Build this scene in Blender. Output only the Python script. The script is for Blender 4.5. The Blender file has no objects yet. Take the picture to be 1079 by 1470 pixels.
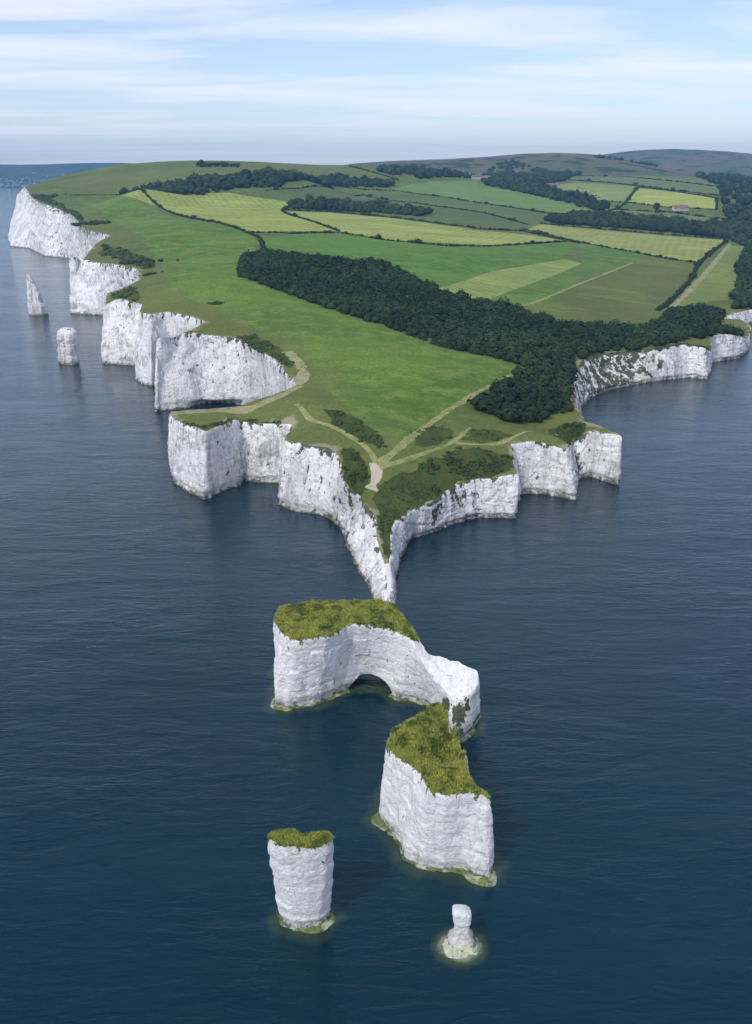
import bpy, bmesh, math, random
import numpy as np
from mathutils import Vector, noise, geometry

random.seed(7); rng = np.random.default_rng(7)
R = math.radians
scene = bpy.context.scene

# ------------------------------------------------------------------ camera
CAM_H = 110.0; F = 1246.0; CX, CY, HY = 539.5, 795.0, 240.0      # photo pixels (1079 x 1470)
PITCH = math.atan((CY - HY) / F); cp, sp = math.cos(PITCH), math.sin(PITCH)
cam = bpy.data.cameras.new('camera'); camo = bpy.data.objects.new('camera', cam)
scene.collection.objects.link(camo); scene.camera = camo
camo.location = (0, 0, CAM_H); camo.rotation_euler = (math.pi/2 - PITCH, 0, 0)
cam.sensor_fit = 'VERTICAL'; cam.sensor_height = 36; cam.sensor_width = 36*1079/1470
cam.lens = F/1470*36; cam.shift_y = (CY - 735)/1470
cam.clip_start = 1; cam.clip_end = 80000

# ------------------------------------------------------------------ sky, sun, exposure
SUN_EL, SUN_AZ = R(48), R(218)          # azimuth clockwise from +Y
w = bpy.data.worlds.new('World'); scene.world = w; w.use_nodes = True
nt = w.node_tree; nt.nodes.clear()
def wn(t, **k):
    n = nt.nodes.new(t)
    for a, v in k.items(): setattr(n, a, v)
    return n
sky = wn('ShaderNodeTexSky', sky_type='NISHITA', sun_disc=False, sun_elevation=SUN_EL, sun_rotation=SUN_AZ, air_density=1.0, dust_density=0.25, ozone_density=4.0)
tc = wn('ShaderNodeTexCoord'); sep = wn('ShaderNodeSeparateXYZ'); nt.links.new(tc.outputs['Generated'], sep.inputs[0])
def wm(op, a, b=None):
    n = wn('ShaderNodeMath', operation=op)
    for i, x in enumerate((a, b)):
        if x is None: continue
        if isinstance(x, (int, float)): n.inputs[i].default_value = x
        else: nt.links.new(x, n.inputs[i])
    return n.outputs[0]
zz = wm('ADD', wm('MAXIMUM', sep.outputs['Z'], 0.0), 0.045)
px = wm('MULTIPLY', wm('DIVIDE', sep.outputs['X'], zz), 0.42); py = wm('DIVIDE', sep.outputs['Y'], zz)
cmb = wn('ShaderNodeCombineXYZ'); nt.links.new(px, cmb.inputs[0]); nt.links.new(py, cmb.inputs[1])
n1 = wn('ShaderNodeTexNoise'); n1.inputs['Scale'].default_value = 0.8; n1.inputs['Detail'].default_value = 7; n1.inputs['Roughness'].default_value = 0.55; n1.inputs['Distortion'].default_value = 0.5
nt.links.new(cmb.outputs[0], n1.inputs['Vector'])
rp = wn('ShaderNodeValToRGB'); rp.color_ramp.elements[0].position = 0.42; rp.color_ramp.elements[0].color = (.22,.22,.22,1); rp.color_ramp.elements[1].position = 0.62; rp.color_ramp.elements[1].color = (.82,.82,.82,1)
nt.links.new(n1.outputs['Fac'], rp.inputs[0])
skys = wn('ShaderNodeMix', data_type='RGBA', blend_type='MULTIPLY'); skys.inputs[0].default_value = 1
nt.links.new(sky.outputs[0], skys.inputs[6]); skys.inputs[7].default_value = (.74,.75,.84,1)
mix = wn('ShaderNodeMix', data_type='RGBA'); nt.links.new(rp.outputs[0], mix.inputs[0]); nt.links.new(skys.outputs[2], mix.inputs[6]); mix.inputs[7].default_value = (5.7,5.75,6.35,1)
bg = wn('ShaderNodeBackground'); bg.inputs[1].default_value = 0.1
out = wn('ShaderNodeOutputWorld'); nt.links.new(mix.outputs[2], bg.inputs[0]); nt.links.new(bg.outputs[0], out.inputs[0])

sl = bpy.data.lights.new('sun', 'SUN'); sl.energy = 1.5; sl.angle = R(12); sl.color = (1, .96, .90)
so = bpy.data.objects.new('sun', sl); scene.collection.objects.link(so)
sd = Vector((math.sin(SUN_AZ)*math.cos(SUN_EL), math.cos(SUN_AZ)*math.cos(SUN_EL), math.sin(SUN_EL)))
so.rotation_euler = sd.to_track_quat('Z', 'Y').to_euler()
so.location = (0, -50, 300)
scene.view_settings.view_transform = 'Standard'; scene.view_settings.look = 'None'
scene.view_settings.exposure = 0.88; scene.view_settings.gamma = 1
scene.cycles.volume_bounces = 0; scene.cycles.max_bounces = 6; scene.cycles.transparent_max_bounces = 4

# ------------------------------------------------------------------ projection helpers
def ray(u, v):
    x = (u-CX)/F; y = -(v-CY)/F
    return np.array([x, cp + y*sp, -sp + y*cp])
def at(u, v, z=0.0):
    d = ray(u, v); t = (z-CAM_H)/d[2]; return np.array([d[0]*t, d[1]*t, z])
def at_y(u, v, Y):
    d = ray(u, v); t = Y/d[1]; return np.array([d[0]*t, Y, CAM_H + d[2]*t])
def zt(ub, vb, ut, vt):
    d = ray(ut, vt); return CAM_H + d[2]/d[1]*at(ub, vb)[1]

# ------------------------------------------------------------------ object helpers
col = scene.collection
def link(name, me, mat=None, parent=None, label=None, cat=None, group=None, kind=None):
    o = bpy.data.objects.new(name, me); col.objects.link(o)
    if mat is not None and me is not None: me.materials.append(mat)
    if parent is not None: o.parent = parent
    for k, v in (('label', label), ('category', cat), ('group', group), ('kind', kind)):
        if v: o[k] = v
    return o
def mesh_np(name, V, Fc, smooth=True, attrs=None):
    """V (n,3); Fc (m,k) int array with k = 3 or 4"""
    V = np.asarray(V, dtype=np.float32); Fc = np.asarray(Fc, dtype=np.int32)
    me = bpy.data.meshes.new(name); k = Fc.shape[1]; m = len(Fc)
    me.vertices.add(len(V)); me.vertices.foreach_set('co', V.ravel())
    me.loops.add(m*k); me.loops.foreach_set('vertex_index', Fc.ravel())
    me.polygons.add(m); me.polygons.foreach_set('loop_start', np.arange(0, m*k, k, dtype=np.int32))
    me.polygons.foreach_set('loop_total', np.full(m, k, dtype=np.int32))
    if smooth: me.polygons.foreach_set('use_smooth', np.ones(m, dtype=bool))
    for a, vals in (attrs or {}).items():
        me.attributes.new(a, 'FLOAT', 'POINT').data.foreach_set('value', np.asarray(vals, dtype=np.float32))
    me.update(calc_edges=True); me.validate()
    return me
def fbm(x, y, z, o=4): return noise.fractal(Vector((x, y, z)), 1.0, 2.0, o)
def inside(P, poly):
    P = np.asarray(P); x, y = P[:, 0], P[:, 1]; c = np.zeros(len(P), bool); n = len(poly)
    for i in range(n):
        x1, y1 = poly[i][0], poly[i][1]; x2, y2 = poly[(i+1) % n][0], poly[(i+1) % n][1]
        if y1 == y2: continue
        k = (y1 > y) != (y2 > y)
        if k.any(): c[k] ^= x[k] < (x2-x1)*(y[k]-y1)/(y2-y1) + x1
    return c

# ------------------------------------------------------------------ material helpers
class NB:
    def __init__(s, name):
        s.m = bpy.data.materials.new(name); s.m.use_nodes = True; s.t = s.m.node_tree
        s.b = s.t.nodes['Principled BSDF']
        s.pos = s.n('ShaderNodeNewGeometry').outputs['Position']
    def n(s, t, **k):
        x = s.t.nodes.new(t)
        for a, v in k.items(): setattr(x, a, v)
        return x
    def put(s, sock, v):
        if hasattr(v, 'is_output'): s.t.links.new(v, sock)
        elif isinstance(v, tuple) and sock.type == 'RGBA': sock.default_value = (*v[:3], 1)
        else: sock.default_value = v
    def noise(s, scale, detail=4, rough=.55, vec=None, stretch=None, dist=0):
        x = s.n('ShaderNodeTexNoise'); x.inputs['Scale'].default_value = scale; x.inputs['Detail'].default_value = detail
        x.inputs['Roughness'].default_value = rough; x.inputs['Distortion'].default_value = dist
        v = vec if vec is not None else s.pos
        if stretch:
            m = s.n('ShaderNodeVectorMath', operation='MULTIPLY'); s.t.links.new(v, m.inputs[0]); m.inputs[1].default_value = stretch; v = m.outputs[0]
        s.t.links.new(v, x.inputs['Vector']); return x.outputs['Fac']
    def ramp(s, fac, a, b, lo=0., hi=1.):
        x = s.n('ShaderNodeMapRange'); s.t.links.new(fac, x.inputs[0])
        for i, v in enumerate((a, b, lo, hi)): x.inputs[1+i].default_value = v
        return x.outputs[0]
    def mix(s, f, a, b, mode='MIX'):
        x = s.n('ShaderNodeMix', data_type='RGBA', blend_type=mode)
        s.put(x.inputs[0], f); s.put(x.inputs[6], a); s.put(x.inputs[7], b); return x.outputs[2]
    def math(s, op, a, b=0.):
        x = s.n('ShaderNodeMath', operation=op); s.put(x.inputs[0], a); s.put(x.inputs[1], b); return x.outputs[0]
    def attr(s, name): return s.n('ShaderNodeAttribute', attribute_name=name).outputs['Fac']
    def bump(s, h, strength=.5, dist=.3, prev=None):
        x = s.n('ShaderNodeBump'); x.inputs['Strength'].default_value = strength; x.inputs['Distance'].default_value = dist
        s.t.links.new(h, x.inputs['Height'])
        if prev is not None: s.t.links.new(prev, x.inputs['Normal'])
        return x.outputs[0]
    def done(s, color, rough=.9, normal=None, spec=.2):
        s.put(s.b.inputs['Base Color'], color); s.put(s.b.inputs['Roughness'], rough); s.b.inputs['Specular IOR Level'].default_value = spec
        if normal is not None: s.t.links.new(normal, s.b.inputs['Normal'])
        return s.m
    def xyz(s):
        x = s.n('ShaderNodeSeparateXYZ'); s.t.links.new(s.pos, x.inputs[0]); return x.outputs

def chalk_material(name, lip_on=True):
    b = NB(name); X = b.xyz(); z = X[2]
    # slightly warped position so that joints wander
    wv = b.n('ShaderNodeTexNoise'); wv.inputs['Scale'].default_value = .25; wv.inputs['Detail'].default_value = 3; b.t.links.new(b.pos, wv.inputs['Vector'])
    wa = b.n('ShaderNodeVectorMath', operation='MULTIPLY_ADD'); b.t.links.new(wv.outputs['Color'], wa.inputs[0]); wa.inputs[1].default_value = (4, 4, 4); b.t.links.new(b.pos, wa.inputs[2])
    P = wa.outputs[0]
    def joints(scale, stretch):
        m = b.n('ShaderNodeVectorMath', operation='MULTIPLY'); b.t.links.new(P, m.inputs[0]); m.inputs[1].default_value = stretch
        v = b.n('ShaderNodeTexVoronoi', feature='DISTANCE_TO_EDGE'); v.inputs['Scale'].default_value = scale; b.t.links.new(m.outputs[0], v.inputs['Vector']); return v.outputs['Distance']
    streak = b.noise(.9, 5, .6, stretch=(1, 1, .07)); big = b.noise(.06, 4, .5); mott = b.noise(.45, 6, .65)
    strata = b.noise(1.1, 6, .65, stretch=(.06, .06, 1)); grain = b.noise(2.4, 7, .75)
    c = b.mix(b.ramp(mott, .42, .58), (.90,.88,.872), (.81,.795,.785))
    c = b.mix(b.ramp(streak, .53, .66, 0, .42 if lip_on else .25), c, (.45,.435,.42))
    c = b.mix(b.ramp(strata, .52, .62, 0, .28 if lip_on else .14), c, (.56,.545,.52))
    if lip_on:
        run = b.noise(.12, 6, .62, stretch=(1, 1, .12)); c = b.mix(b.ramp(run, .51, .62, 0, .42), c, (.40,.39,.38))
        c = b.mix(b.math('MULTIPLY', b.ramp(big, .50, .58, 0, .75), b.ramp(streak, .42, .58)), c, (.33,.33,.33))
    j1 = joints(.34, (1, 1, .42)); j2 = joints(.55, (.35, .35, 1.5))
    jm = b.ramp(b.noise(.2, 4), .44, .56)
    c = b.mix(b.math('MULTIPLY', b.ramp(j1, .035, .0, 0, .75 if lip_on else .42), jm), c, (.30,.29,.28))
    c = b.mix(b.math('MULTIPLY', b.ramp(j2, .03, .0, 0, .55 if lip_on else .32), jm), c, (.36,.345,.33))
    c = b.mix(b.ramp(grain, .52, .66, 0, .40 if lip_on else .28), c, (.50,.485,.47))
    vg = b.attr('veg'); t = b.attr('t')
    pn = b.noise(.28, 6, .65, stretch=(1, 1, .7)); sn = b.noise(.6, 4, .6, stretch=(1, 1, .7))
    f1 = b.ramp(b.math('SUBTRACT', pn, b.math('SUBTRACT', .70, b.math('MULTIPLY', vg, .20))), 0, .025)
    f2 = b.math('MULTIPLY', b.ramp(b.math('ADD', sn, b.math('MULTIPLY', vg, .07)), .672, .70), b.ramp(t, .15, .4))
    f = b.math('MAXIMUM', f1, f2)
    if lip_on:
        lip = b.ramp(b.math('SUBTRACT', b.math('ADD', t, b.math('MULTIPLY', b.math('SUBTRACT', pn, .5), 1.1)), b.math('SUBTRACT', 1.035, b.math('MULTIPLY', vg, .16))), 0, .03)
        f = b.math('MAXIMUM', f, lip)
    g = b.mix(b.ramp(grain, .42, .58), (.035,.048,.022), (.095,.10,.045))
    c = b.mix(b.math('MULTIPLY', f, .95), c, g)
    if not lip_on:
        lp = b.noise(.75, 5, .68, stretch=(1, 1, .45))
        lip = b.math('MULTIPLY', b.attr('turf'), b.ramp(b.math('ADD', t, b.math('MULTIPLY', b.math('SUBTRACT', lp, .5), .75)), 1.0, 1.015))
        c = b.mix(lip, c, b.mix(b.ramp(grain, .42, .58), (.07,.09,.022), (.20,.22,.05)))
    wl = b.math('ADD', z, b.math('MULTIPLY', b.math('SUBTRACT', b.noise(.5, 5, .65), .5), 7.))
    c = b.mix(b.ramp(wl, 2.6, .9, 0, .55), c, (.26,.24,.19))
    c = b.mix(b.ramp(wl, 1.0, .3, 0, .9), c, (.10,.10,.07))
    h = b.math('ADD', b.math('MULTIPLY', b.noise(.8, 8, .66), 1.), b.math('MULTIPLY', streak, .5))
    n = b.bump(h, .6, .5)
    k_ = 1. if lip_on else .5
    n = b.bump(b.ramp(j1, 0, .08), .5*k_, .35, n); n = b.bump(b.ramp(j2, 0, .08), .4*k_, .25, n)
    n = b.bump(grain, .8, .35, n)
    return b.done(c, .95, n, .1)

def grass_material(name, c1, c2, c3, edge=False, scale=1., rows=None, bump=.35):
    b = NB(name)
    a = b.noise(.012*scale, 4, .6); d = b.noise(.09*scale, 5, .65); e = b.noise(.6*scale, 4, .7)
    c = b.mix(b.ramp(a, .43, .57), c1, c2)
    c = b.mix(b.ramp(d, .48, .60, 0, .85), c, c3)
    c = b.mix(b.ramp(b.noise(.03*scale, 6, .7, stretch=(.35, 1, 1), dist=.6), .52, .60, 0, .55), c, tuple(min(1, x*1.3) for x in c2))
    c = b.mix(b.ramp(e, .48, .62, 0, .42), c, tuple(x*.5 for x in c1))
    if rows is not None:
        ca, sa = math.cos(R(rows)), math.sin(R(rows))
        dt = b.n('ShaderNodeVectorMath', operation='DOT_PRODUCT'); b.t.links.new(b.pos, dt.inputs[0]); dt.inputs[1].default_value = (ca, sa, 0)
        wv = b.math('ADD', b.math('MULTIPLY', dt.outputs['Value'], 2*math.pi/9.), b.math('MULTIPLY', a, 9.))
        c = b.mix(b.ramp(b.math('SINE', wv), -.6, .9, 0, .22), c, tuple(min(1, x*1.35) for x in c2))
    if edge:
        ed = b.attr('edge')
        ef = b.math('ADD', ed, b.math('MULTIPLY', b.math('SUBTRACT', d, .5), 90.))
        rough = b.mix(b.ramp(e, .42, .58), (.15,.15,.05), (.105,.135,.038))
        c = b.mix(b.ramp(ef, 34., 2., 0, .78), c, rough)
        c = b.mix(b.ramp(b.math('ADD', b.math('MULTIPLY', ed, .4), b.math('MULTIPLY', d, 8.)), 4.8, 3.8, 0, .6), c, (.38,.33,.24))
    h = b.math('ADD', b.math('MULTIPLY', e, 1.), b.math('MULTIPLY', d, 1.6))
    return b.done(c, .95, b.bump(h, bump, 1.2), .08)

def leaf_material(name, c1, c2, c3):
    b = NB(name); t = b.attr('tint')
    c = b.mix(t, c1, c2)
    c = b.mix(b.ramp(b.noise(.35, 4, .6), .48, .6), c, c3)
    return b.done(c, .85, None, .15)

M = {}
M['chalk'] = chalk_material('chalk')
M['clean_chalk'] = chalk_material('stack_chalk', False)
M['turf'] = grass_material('rough_turf', (.082,.125,.030), (.110,.155,.038), (.15,.165,.055), edge=True)
M['island_turf'] = grass_material('island_turf', (.19,.23,.04), (.31,.325,.07), (.085,.115,.028), scale=5, bump=.8)
M['scrub'] = leaf_material('scrub_leaves', (.026,.048,.014), (.06,.092,.026), (.05,.07,.026))
M['wood'] = leaf_material('wood_leaves', (.010,.025,.010), (.040,.070,.022), (.024,.042,.016))
M['hedge'] = leaf_material('hedge_leaves', (.012,.023,.009), (.024,.038,.013), (.034,.047,.017))
M['tuft'] = leaf_material('tuft_leaves', (.25,.29,.055), (.46,.47,.11), (.11,.145,.035))
def plain(name, c, rough=.8, vary=.25, scale=.4):
    b = NB(name); f = b.noise(scale, 5, .6)
    return b.done(b.mix(b.ramp(f, .3, .7), tuple(x*(1-vary) for x in c), c), rough, b.bump(f, .3, .3))
M['bark'] = plain('bark', (.10,.08,.06)); M['wall'] = plain('house_wall', (.62,.60,.55)); M['roof'] = plain('slate_roof', (.17,.15,.15))
M['town'] = plain('town_walls', (.28,.28,.28)); M['brown_roof'] = plain('tile_roof', (.25,.15,.11)); M['glass'] = plain('window_glass', (.03,.035,.04), .15)
def worn(name, c, g, k):
    b = NB(name); f = b.noise(.22, 6, .7); f2 = b.noise(.9, 4, .7)
    return b.done(b.mix(b.ramp(b.math('ADD', b.math('MULTIPLY', f, .7), b.math('MULTIPLY', f2, .3)), k-.08, k+.08), c, g), .95, b.bump(f2, .4, .4), .08)
M['path'] = worn('trodden_path', (.29,.28,.125), (.14,.175,.05), .53)
M['track'] = worn('chalk_track', (.31,.29,.16), (.16,.17,.06), .54)
M['bare_white'] = plain('crumbled_chalk', (.74,.71,.69), .95, .2, .8)
M['bare'] = plain('bare_chalk', (.50,.45,.33), .95, .25, .5)
b = NB('algae_ledge'); X = b.xyz(); f = b.noise(.9, 6, .65)
c = b.mix(b.ramp(f, .35, .62), (.055,.08,.022), (.15,.19,.06)); c = b.mix(b.ramp(b.noise(.4, 5, .6), .48, .62), c, (.42,.43,.31)); c = b.mix(b.ramp(b.noise(1.7, 4), .55, .75), c, (.03,.04,.02))
b2 = NB('pale_ledge'); f2_ = b2.noise(.9, 6, .65)
c2_ = b2.mix(b2.ramp(f2_, .4, .62), (.40,.41,.29), (.56,.55,.42)); c2_ = b2.mix(b2.ramp(b2.noise(1.6, 5), .56, .68), c2_, (.12,.13,.05))
M['pale_ledge'] = b2.done(c2_, .7, b2.bump(f2_, .8, .5), .3)
M['algae'] = b.done(c, .6, b.bump(f, .8, .5), .4)
b = NB('far_hill'); f = b.noise(.0022, 5, .6); g = b.noise(.012, 4, .6)
c = b.mix(b.ramp(f, .45, .55), (.085,.10,.038), (.13,.10,.06)); c = b.mix(b.ramp(g, .53, .58), c, (.025,.04,.018)); M['hill'] = b.done(c, .95, b.bump(g, .5, 12.))
b = NB('far_shore'); f = b.noise(.004, 5, .6); g = b.noise(.02, 4, .6)
c = b.mix(b.ramp(f, .42, .58), (.022,.04,.024), (.05,.07,.035)); c = b.mix(b.ramp(g, .55, .66), c, (.02,.035,.02)); M['shore'] = b.done(c, .95)

# ------------------------------------------------------------------ coast of the headland: (base, top, top height, plants)
NODES = []
def NV(bu, bv, tu, tv, veg=.25, k=.95):
    z = k*zt(bu, bv, tu, tv); NODES.append((at(bu, bv)[:2], at(tu, tv, z)[:2], z, veg))
def NZ(bu, bv, tu, tv, z, veg=.25): NODES.append((at(bu, bv)[:2], at(tu, tv, z)[:2], z, veg))
def HT(tu, tv, z, dx, dy, veg=.3):
    t = at(tu, tv, z)[:2]; NODES.append((t + np.array([dx, dy]), t, z, veg))
def AY(tu, tv, Y, veg=.3):
    p = at_y(tu, tv, Y); NODES.append((p[:2] + np.array([-10., 6.]), p[:2], p[2], veg))
def WP(x, y, z, veg=.5): NODES.append((np.array([x, y]), np.array([x, y]), z, veg))
CUTS = {}
def cut(name): CUTS[name] = len(NODES)
WP(6000,1800,6); WP(3000,1350,6); WP(1200,1000,8); WP(560,800,10)
cut('bay')
NV(1085,463,1085,444,.4); NV(1062,470,1055,450,.4); NV(1046,476,1036,456,.5)
WP(252,592,13)
NV(1076,503,1076,487,.3); NV(1067,510,1069,484); NV(1055,515,1053,481); NV(1027,520,1026,480,.3)
WP(196,512,14)
NV(1022,536,1024,506,.2); NV(1014,545,1012,500,.2); NV(990,542,990,495,.2); NV(959,545,957,499,.6); NV(916,551,908,505,1.1,.84)
NV(877,559,870,507,1.25,.80); NV(848,570,840,514,1.15,.84); NV(835,588,823,545,1.1,.86)
HT(824,578,15.5,5,3,.8); HT(840,602,17.2,4,3,.5); HT(866,613,18,3,3); HT(890,622,18.6,2,2)
cut('point')
NV(888,697,893,628,.1); NV(866,690,868,624,.15); NV(845,683,846,618,.3); NV(832,688,822,634,1.,.85)
NV(825,717,814,648,.3); NV(791,712,790,641,.2); NV(766,710,768,634,.2); NV(748,709,730,636,.25)
NV(744,722,738,665,.4)
NV(743,745,746,681,.1); NV(719,743,719,684,.3); NV(685,742,690,689,.5); NV(668,748,660,694,.7); NV(632,760,635,714,.75); NV(598,772,603,730,.55); NV(584,780,584,738,.5)
NZ(577,800,568,748,9.3,.2); NZ(576,808,562,772,8.2,.1); NZ(570,822,560,798,6.8,.1); NZ(567,843,561,817,5.2,.05); NZ(570,868,564,846,3.6,.05); NZ(562,878,560,862,2.6,.05)
NZ(538,868,553,851,3.2,.05); NZ(528,843,553,826,4.8,.05); NZ(513,823,547,802,6.8,.05); NZ(504,806,540,768,9.6,.1); NZ(495,772,534,738,12.2,.8)
NZ(487,757,521,716,14,.8); NZ(472,746,494,694,17.2,.75); NZ(460,740,484,660,21.5,.3); NV(446,738,468,642,.45); NV(418,733,438,638,.4); NV(399,725,403,633,.3)
NZ(401,694,417,612,22,.2); NV(367,692,367,609,.3); NV(347,689,348,607,.3); NV(342,698,330,609,.25); NV(313,710,313,613,.2); NV(291.5,718,297,620,.2); NV(272,707,265,610,.15); NV(249,693,250,602,.1); NV(246,680,241,596,.1)
HT(243,589,23.5,-1,2); HT(297,587,24,0,2); HT(344,583,25,0,2); HT(390,567,25.8,0,2); HT(424,551,26.5,-2,0)
cut('coast')
HT(409,534,28,-1,-1,.2); HT(390,516,30,-1,-1,.2); NZ(372,582,358,497,31.2,.3); NV(338,583,333,485,.5); NV(290,584,291,480,.3); NV(254,587,254,484,.35); NV(220,592,223,489,.15)
HT(230,484,35,-1,1); HT(262,477,35.5,0,1); HT(292,461,36.5,-1,0)
HT(262,452,37,0,-1,.2); HT(238,448,37.2,0,-2,.2); NV(217,556,216,452,.25); NV(205,551,204,450,.25); NV(195,546,197,449,.2)
NV(193,525,202,437,.4); NV(165,524,168,430,.2); NV(144,522,147,441,.15)
HT(151,421,34,-3,1,.8); HT(172,415,37.2,-1,3,.6); HT(199,402,41,-2,0,.5)
HT(195,386,41.5,0,-3,.5); NZ(152,453,165,380,41.3,.5); NV(133,452.5,133,376,.35); NV(100,450,96,373,.2)
HT(107,369,43,-2,3); HT(134,351,45,-3,2); HT(158,338,48,-3,0)
cut('down')
HT(140,334,47,-2,-2,.4); HT(120,331,48,-4,-3,.6); NZ(97,371,105,311,53,.55); NV(80,369.5,87,302,.55); NV(64,368,72,296,.5); NV(42,357,43,283,.4); NZ(17,354,31,280,65,.3); NZ(11,345,27,276,67,.3)
AY(32,272,1640); AY(50,265,1740); AY(75,258,1840); AY(110,250,1940); AY(150,243.5,2040)
WP(-480,2300,70); WP(-200,2900,20); WP(400,3600,20); WP(1500,4300,20); WP(6000,5200,30)

# interior control points
CTRL = [(n[1][0], n[1][1], n[2]) for n in NODES]
for u, v, z in [(538,695,15),(540,668,19.5),(600,645,21.5),(650,640,20),(700,645,18.5),(640,668,17),(690,665,17),(780,622,19.8),(860,620,18.5),(560,600,24),(480,600,26),(420,590,26.3),(330,597,25),(440,535,28.5),(500,560,27),(620,560,25),
  (700,570,22.5),(760,580,19.5),(800,560,17.5),(740,530,22.5),(600,500,28.5),(520,480,32),(400,480,34),(300,440,39),(450,420,38),(360,380,46),(560,430,33.5),(660,460,27),(760,480,22),(860,480,19),(940,475,16),(1000,460,14.5),
  (900,430,19),(800,420,25),(680,400,32.5),(560,370,41),(430,350,48),(300,320,56),(220,340,51),(250,390,45),(230,420,41),(200,290,63),(300,292,64),(450,312,55),(600,330,47),(800,350,35),(1000,370,23),(1079,400,15),(900,320,36),(1050,330,27),(700,300,50),(500,282,66),(120,300,58)]:
    CTRL.append(tuple(at(u, v, z)))
for u, v, Y in [(250,262,1450),(350,264,1400),(450,262,1500),(550,258,1750),(200,272,1300),(290,236.5,2050),(400,237,2080),(500,237,2150),(560,240,2250),(200,243,2030),(700,266,1900),(850,272,1850),(950,282,1700),(1050,288,1650),(900,252,2600),(1050,256,2600),(650,254,2250),(780,256,2400)]:
    CTRL.append(tuple(at_y(u, v, Y)))
CTRL += [(0,2700,70),(-300,2500,70),(700,3300,60),(1500,3400,60),(3000,3000,50),(3000,1800,15),(1200,1300,18),(2000,2400,35)]
CTRL = np.array(CTRL)
def tps(r2): return np.where(r2 > 0, .5*r2*np.log(np.maximum(r2, 1e-12)), 0)
class RBF:
    def __init__(s, C, lam=1e-4, unit=300.):
        s.u = unit; s.c = C[:, :2]/unit; n = len(C)
        K = tps(((s.c[:, None]-s.c[None])**2).sum(-1)) + lam*np.eye(n)
        Pm = np.c_[np.ones(n), s.c]; A = np.block([[K, Pm], [Pm.T, np.zeros((3, 3))]])
        s.w = np.linalg.solve(A, np.r_[C[:, 2], 0, 0, 0])
    def __call__(s, P):
        P = np.asarray(P, float)/s.u; o = np.empty(len(P))
        for i in range(0, len(P), 8000):
            q = P[i:i+8000]; K = tps(((q[:, None]-s.c[None])**2).sum(-1))
            o[i:i+8000] = K @ s.w[:-3] + s.w[-3] + q @ s.w[-2:]
        return o
rbf = RBF(CTRL)
def height(P): return np.maximum(rbf(np.asarray(P, float)[:, :2]), 1.5)
YS = np.geomspace(203, 3600, 750)
def hit(u, v):
    d = ray(u, v); P = np.c_[YS*d[0]/d[1], YS]; zr = CAM_H + d[2]/d[1]*YS
    df = zr - height(P); k = np.argmax(df < 0)
    if k == 0: k = int(np.argmin(np.abs(df))); f = 0
    else: f = df[k-1]/(df[k-1]-df[k]) - 1
    Y = YS[k] + f*(YS[k]-YS[k-1])
    return np.array([Y*d[0]/d[1], Y])
def hits(pts): return np.array([hit(u, v) for u, v in pts])

# ------------------------------------------------------------------ cliff walls
def resample(nodes, closed=False, near=.9):
    """nodes (B, T, z, veg) -> dense arrays along the outline, spacing growing with distance"""
    out = []; n = len(nodes); idx = []
    for i in range(n if closed else n-1):
        a, b_ = nodes[i], nodes[(i+1) % n]
        L = max(np.hypot(*(b_[1]-a[1])), np.hypot(*(b_[0]-a[0]))); rngd = .5*(a[1][1]+b_[1][1])
        step = near*max(1., abs(rngd)/300.)
        if abs(a[1][0]) > 1100 or a[1][1] > 2100: step = 60
        k = max(1, int(L/step)); idx.append(len(out))
        for j in range(k):
            f = j/k
            out.append([*(a[0]*(1-f)+b_[0]*f), *(a[1]*(1-f)+b_[1]*f), a[2]*(1-f)+b_[2]*f, a[3]*(1-f)+b_[3]*f])
    if not closed:
        b_ = nodes[-1]; idx.append(len(out)); out.append([*b_[0], *b_[1], b_[2], b_[3]])
    return np.array(out), idx
def soften(A, closed, k):
    for _ in range(k):
        p = np.roll(A, 1, 0); q = np.roll(A, -1, 0); S = .25*p+.5*A+.25*q
        if not closed: S[0], S[-1] = A[0], A[-1]
        A = S
    return A
def normals2(P, closed):
    t = np.roll(P, -1, 0)-np.roll(P, 1, 0)
    if not closed: t[0] = P[1]-P[0]; t[-1] = P[-1]-P[-2]
    t /= np.maximum(np.hypot(t[:, 0], t[:, 1]), 1e-6)[:, None]
    return np.c_[t[:, 1], -t[:, 0]]
def wall_offset(x, y, z, t, sc, amp):
    """outward push of the chalk: buttresses, flutes, bedding ledges, waterline notch"""
    fade = 1. if t < .8 else max(.25, 1-(t-.8)*3.7)
    o = 1.5*amp*(noise.noise(Vector((x*.09/sc, y*.09/sc, z*.02))))
    o += 1.0*amp*(abs(noise.noise(Vector((x*.24/sc, y*.24/sc, z*.035+9))))-.25)*fade
    if sc == .62 or sc == .5: m_, f_, s_ = .22, .15, .10
    else: m_, f_, s_ = .42, .30, .16
    o += m_*amp*noise.noise(Vector((x*.55/sc, y*.55/sc, z*.16/sc)))*fade
    o += f_*amp*noise.noise(Vector((x*1.5/sc, y*1.5/sc, z*.8/sc)))*fade
    o += f_*.6*amp*noise.noise(Vector((x*3.4/sc, y*3.4/sc, z*2.4/sc)))*fade
    o += s_*amp*noise.noise(Vector((x*.06, y*.06, z*1.15)))
    if m_ < .3: o += .10*amp*(noise.cell(Vector((x*.03, y*.03, z*.95+x*.04)))-.5)+.28*amp*(noise.cell(Vector((x*.33+z*.05, y*.33, z*.21)))-.5)*fade
    cr = abs(noise.noise(Vector((x*.16/sc+5, y*.16/sc, z*.06/sc))))
    if cr < .035: o -= (.9 if m_ > .3 else .22)*amp*(1-cr/.035)*fade
    cr = abs(noise.noise(Vector((x*.10/sc+2, y*.10/sc+7, z*.22/sc))))
    if cr < .02: o -= (.5 if m_ > .3 else .2)*amp*(1-cr/.02)*fade
    return o
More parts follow.
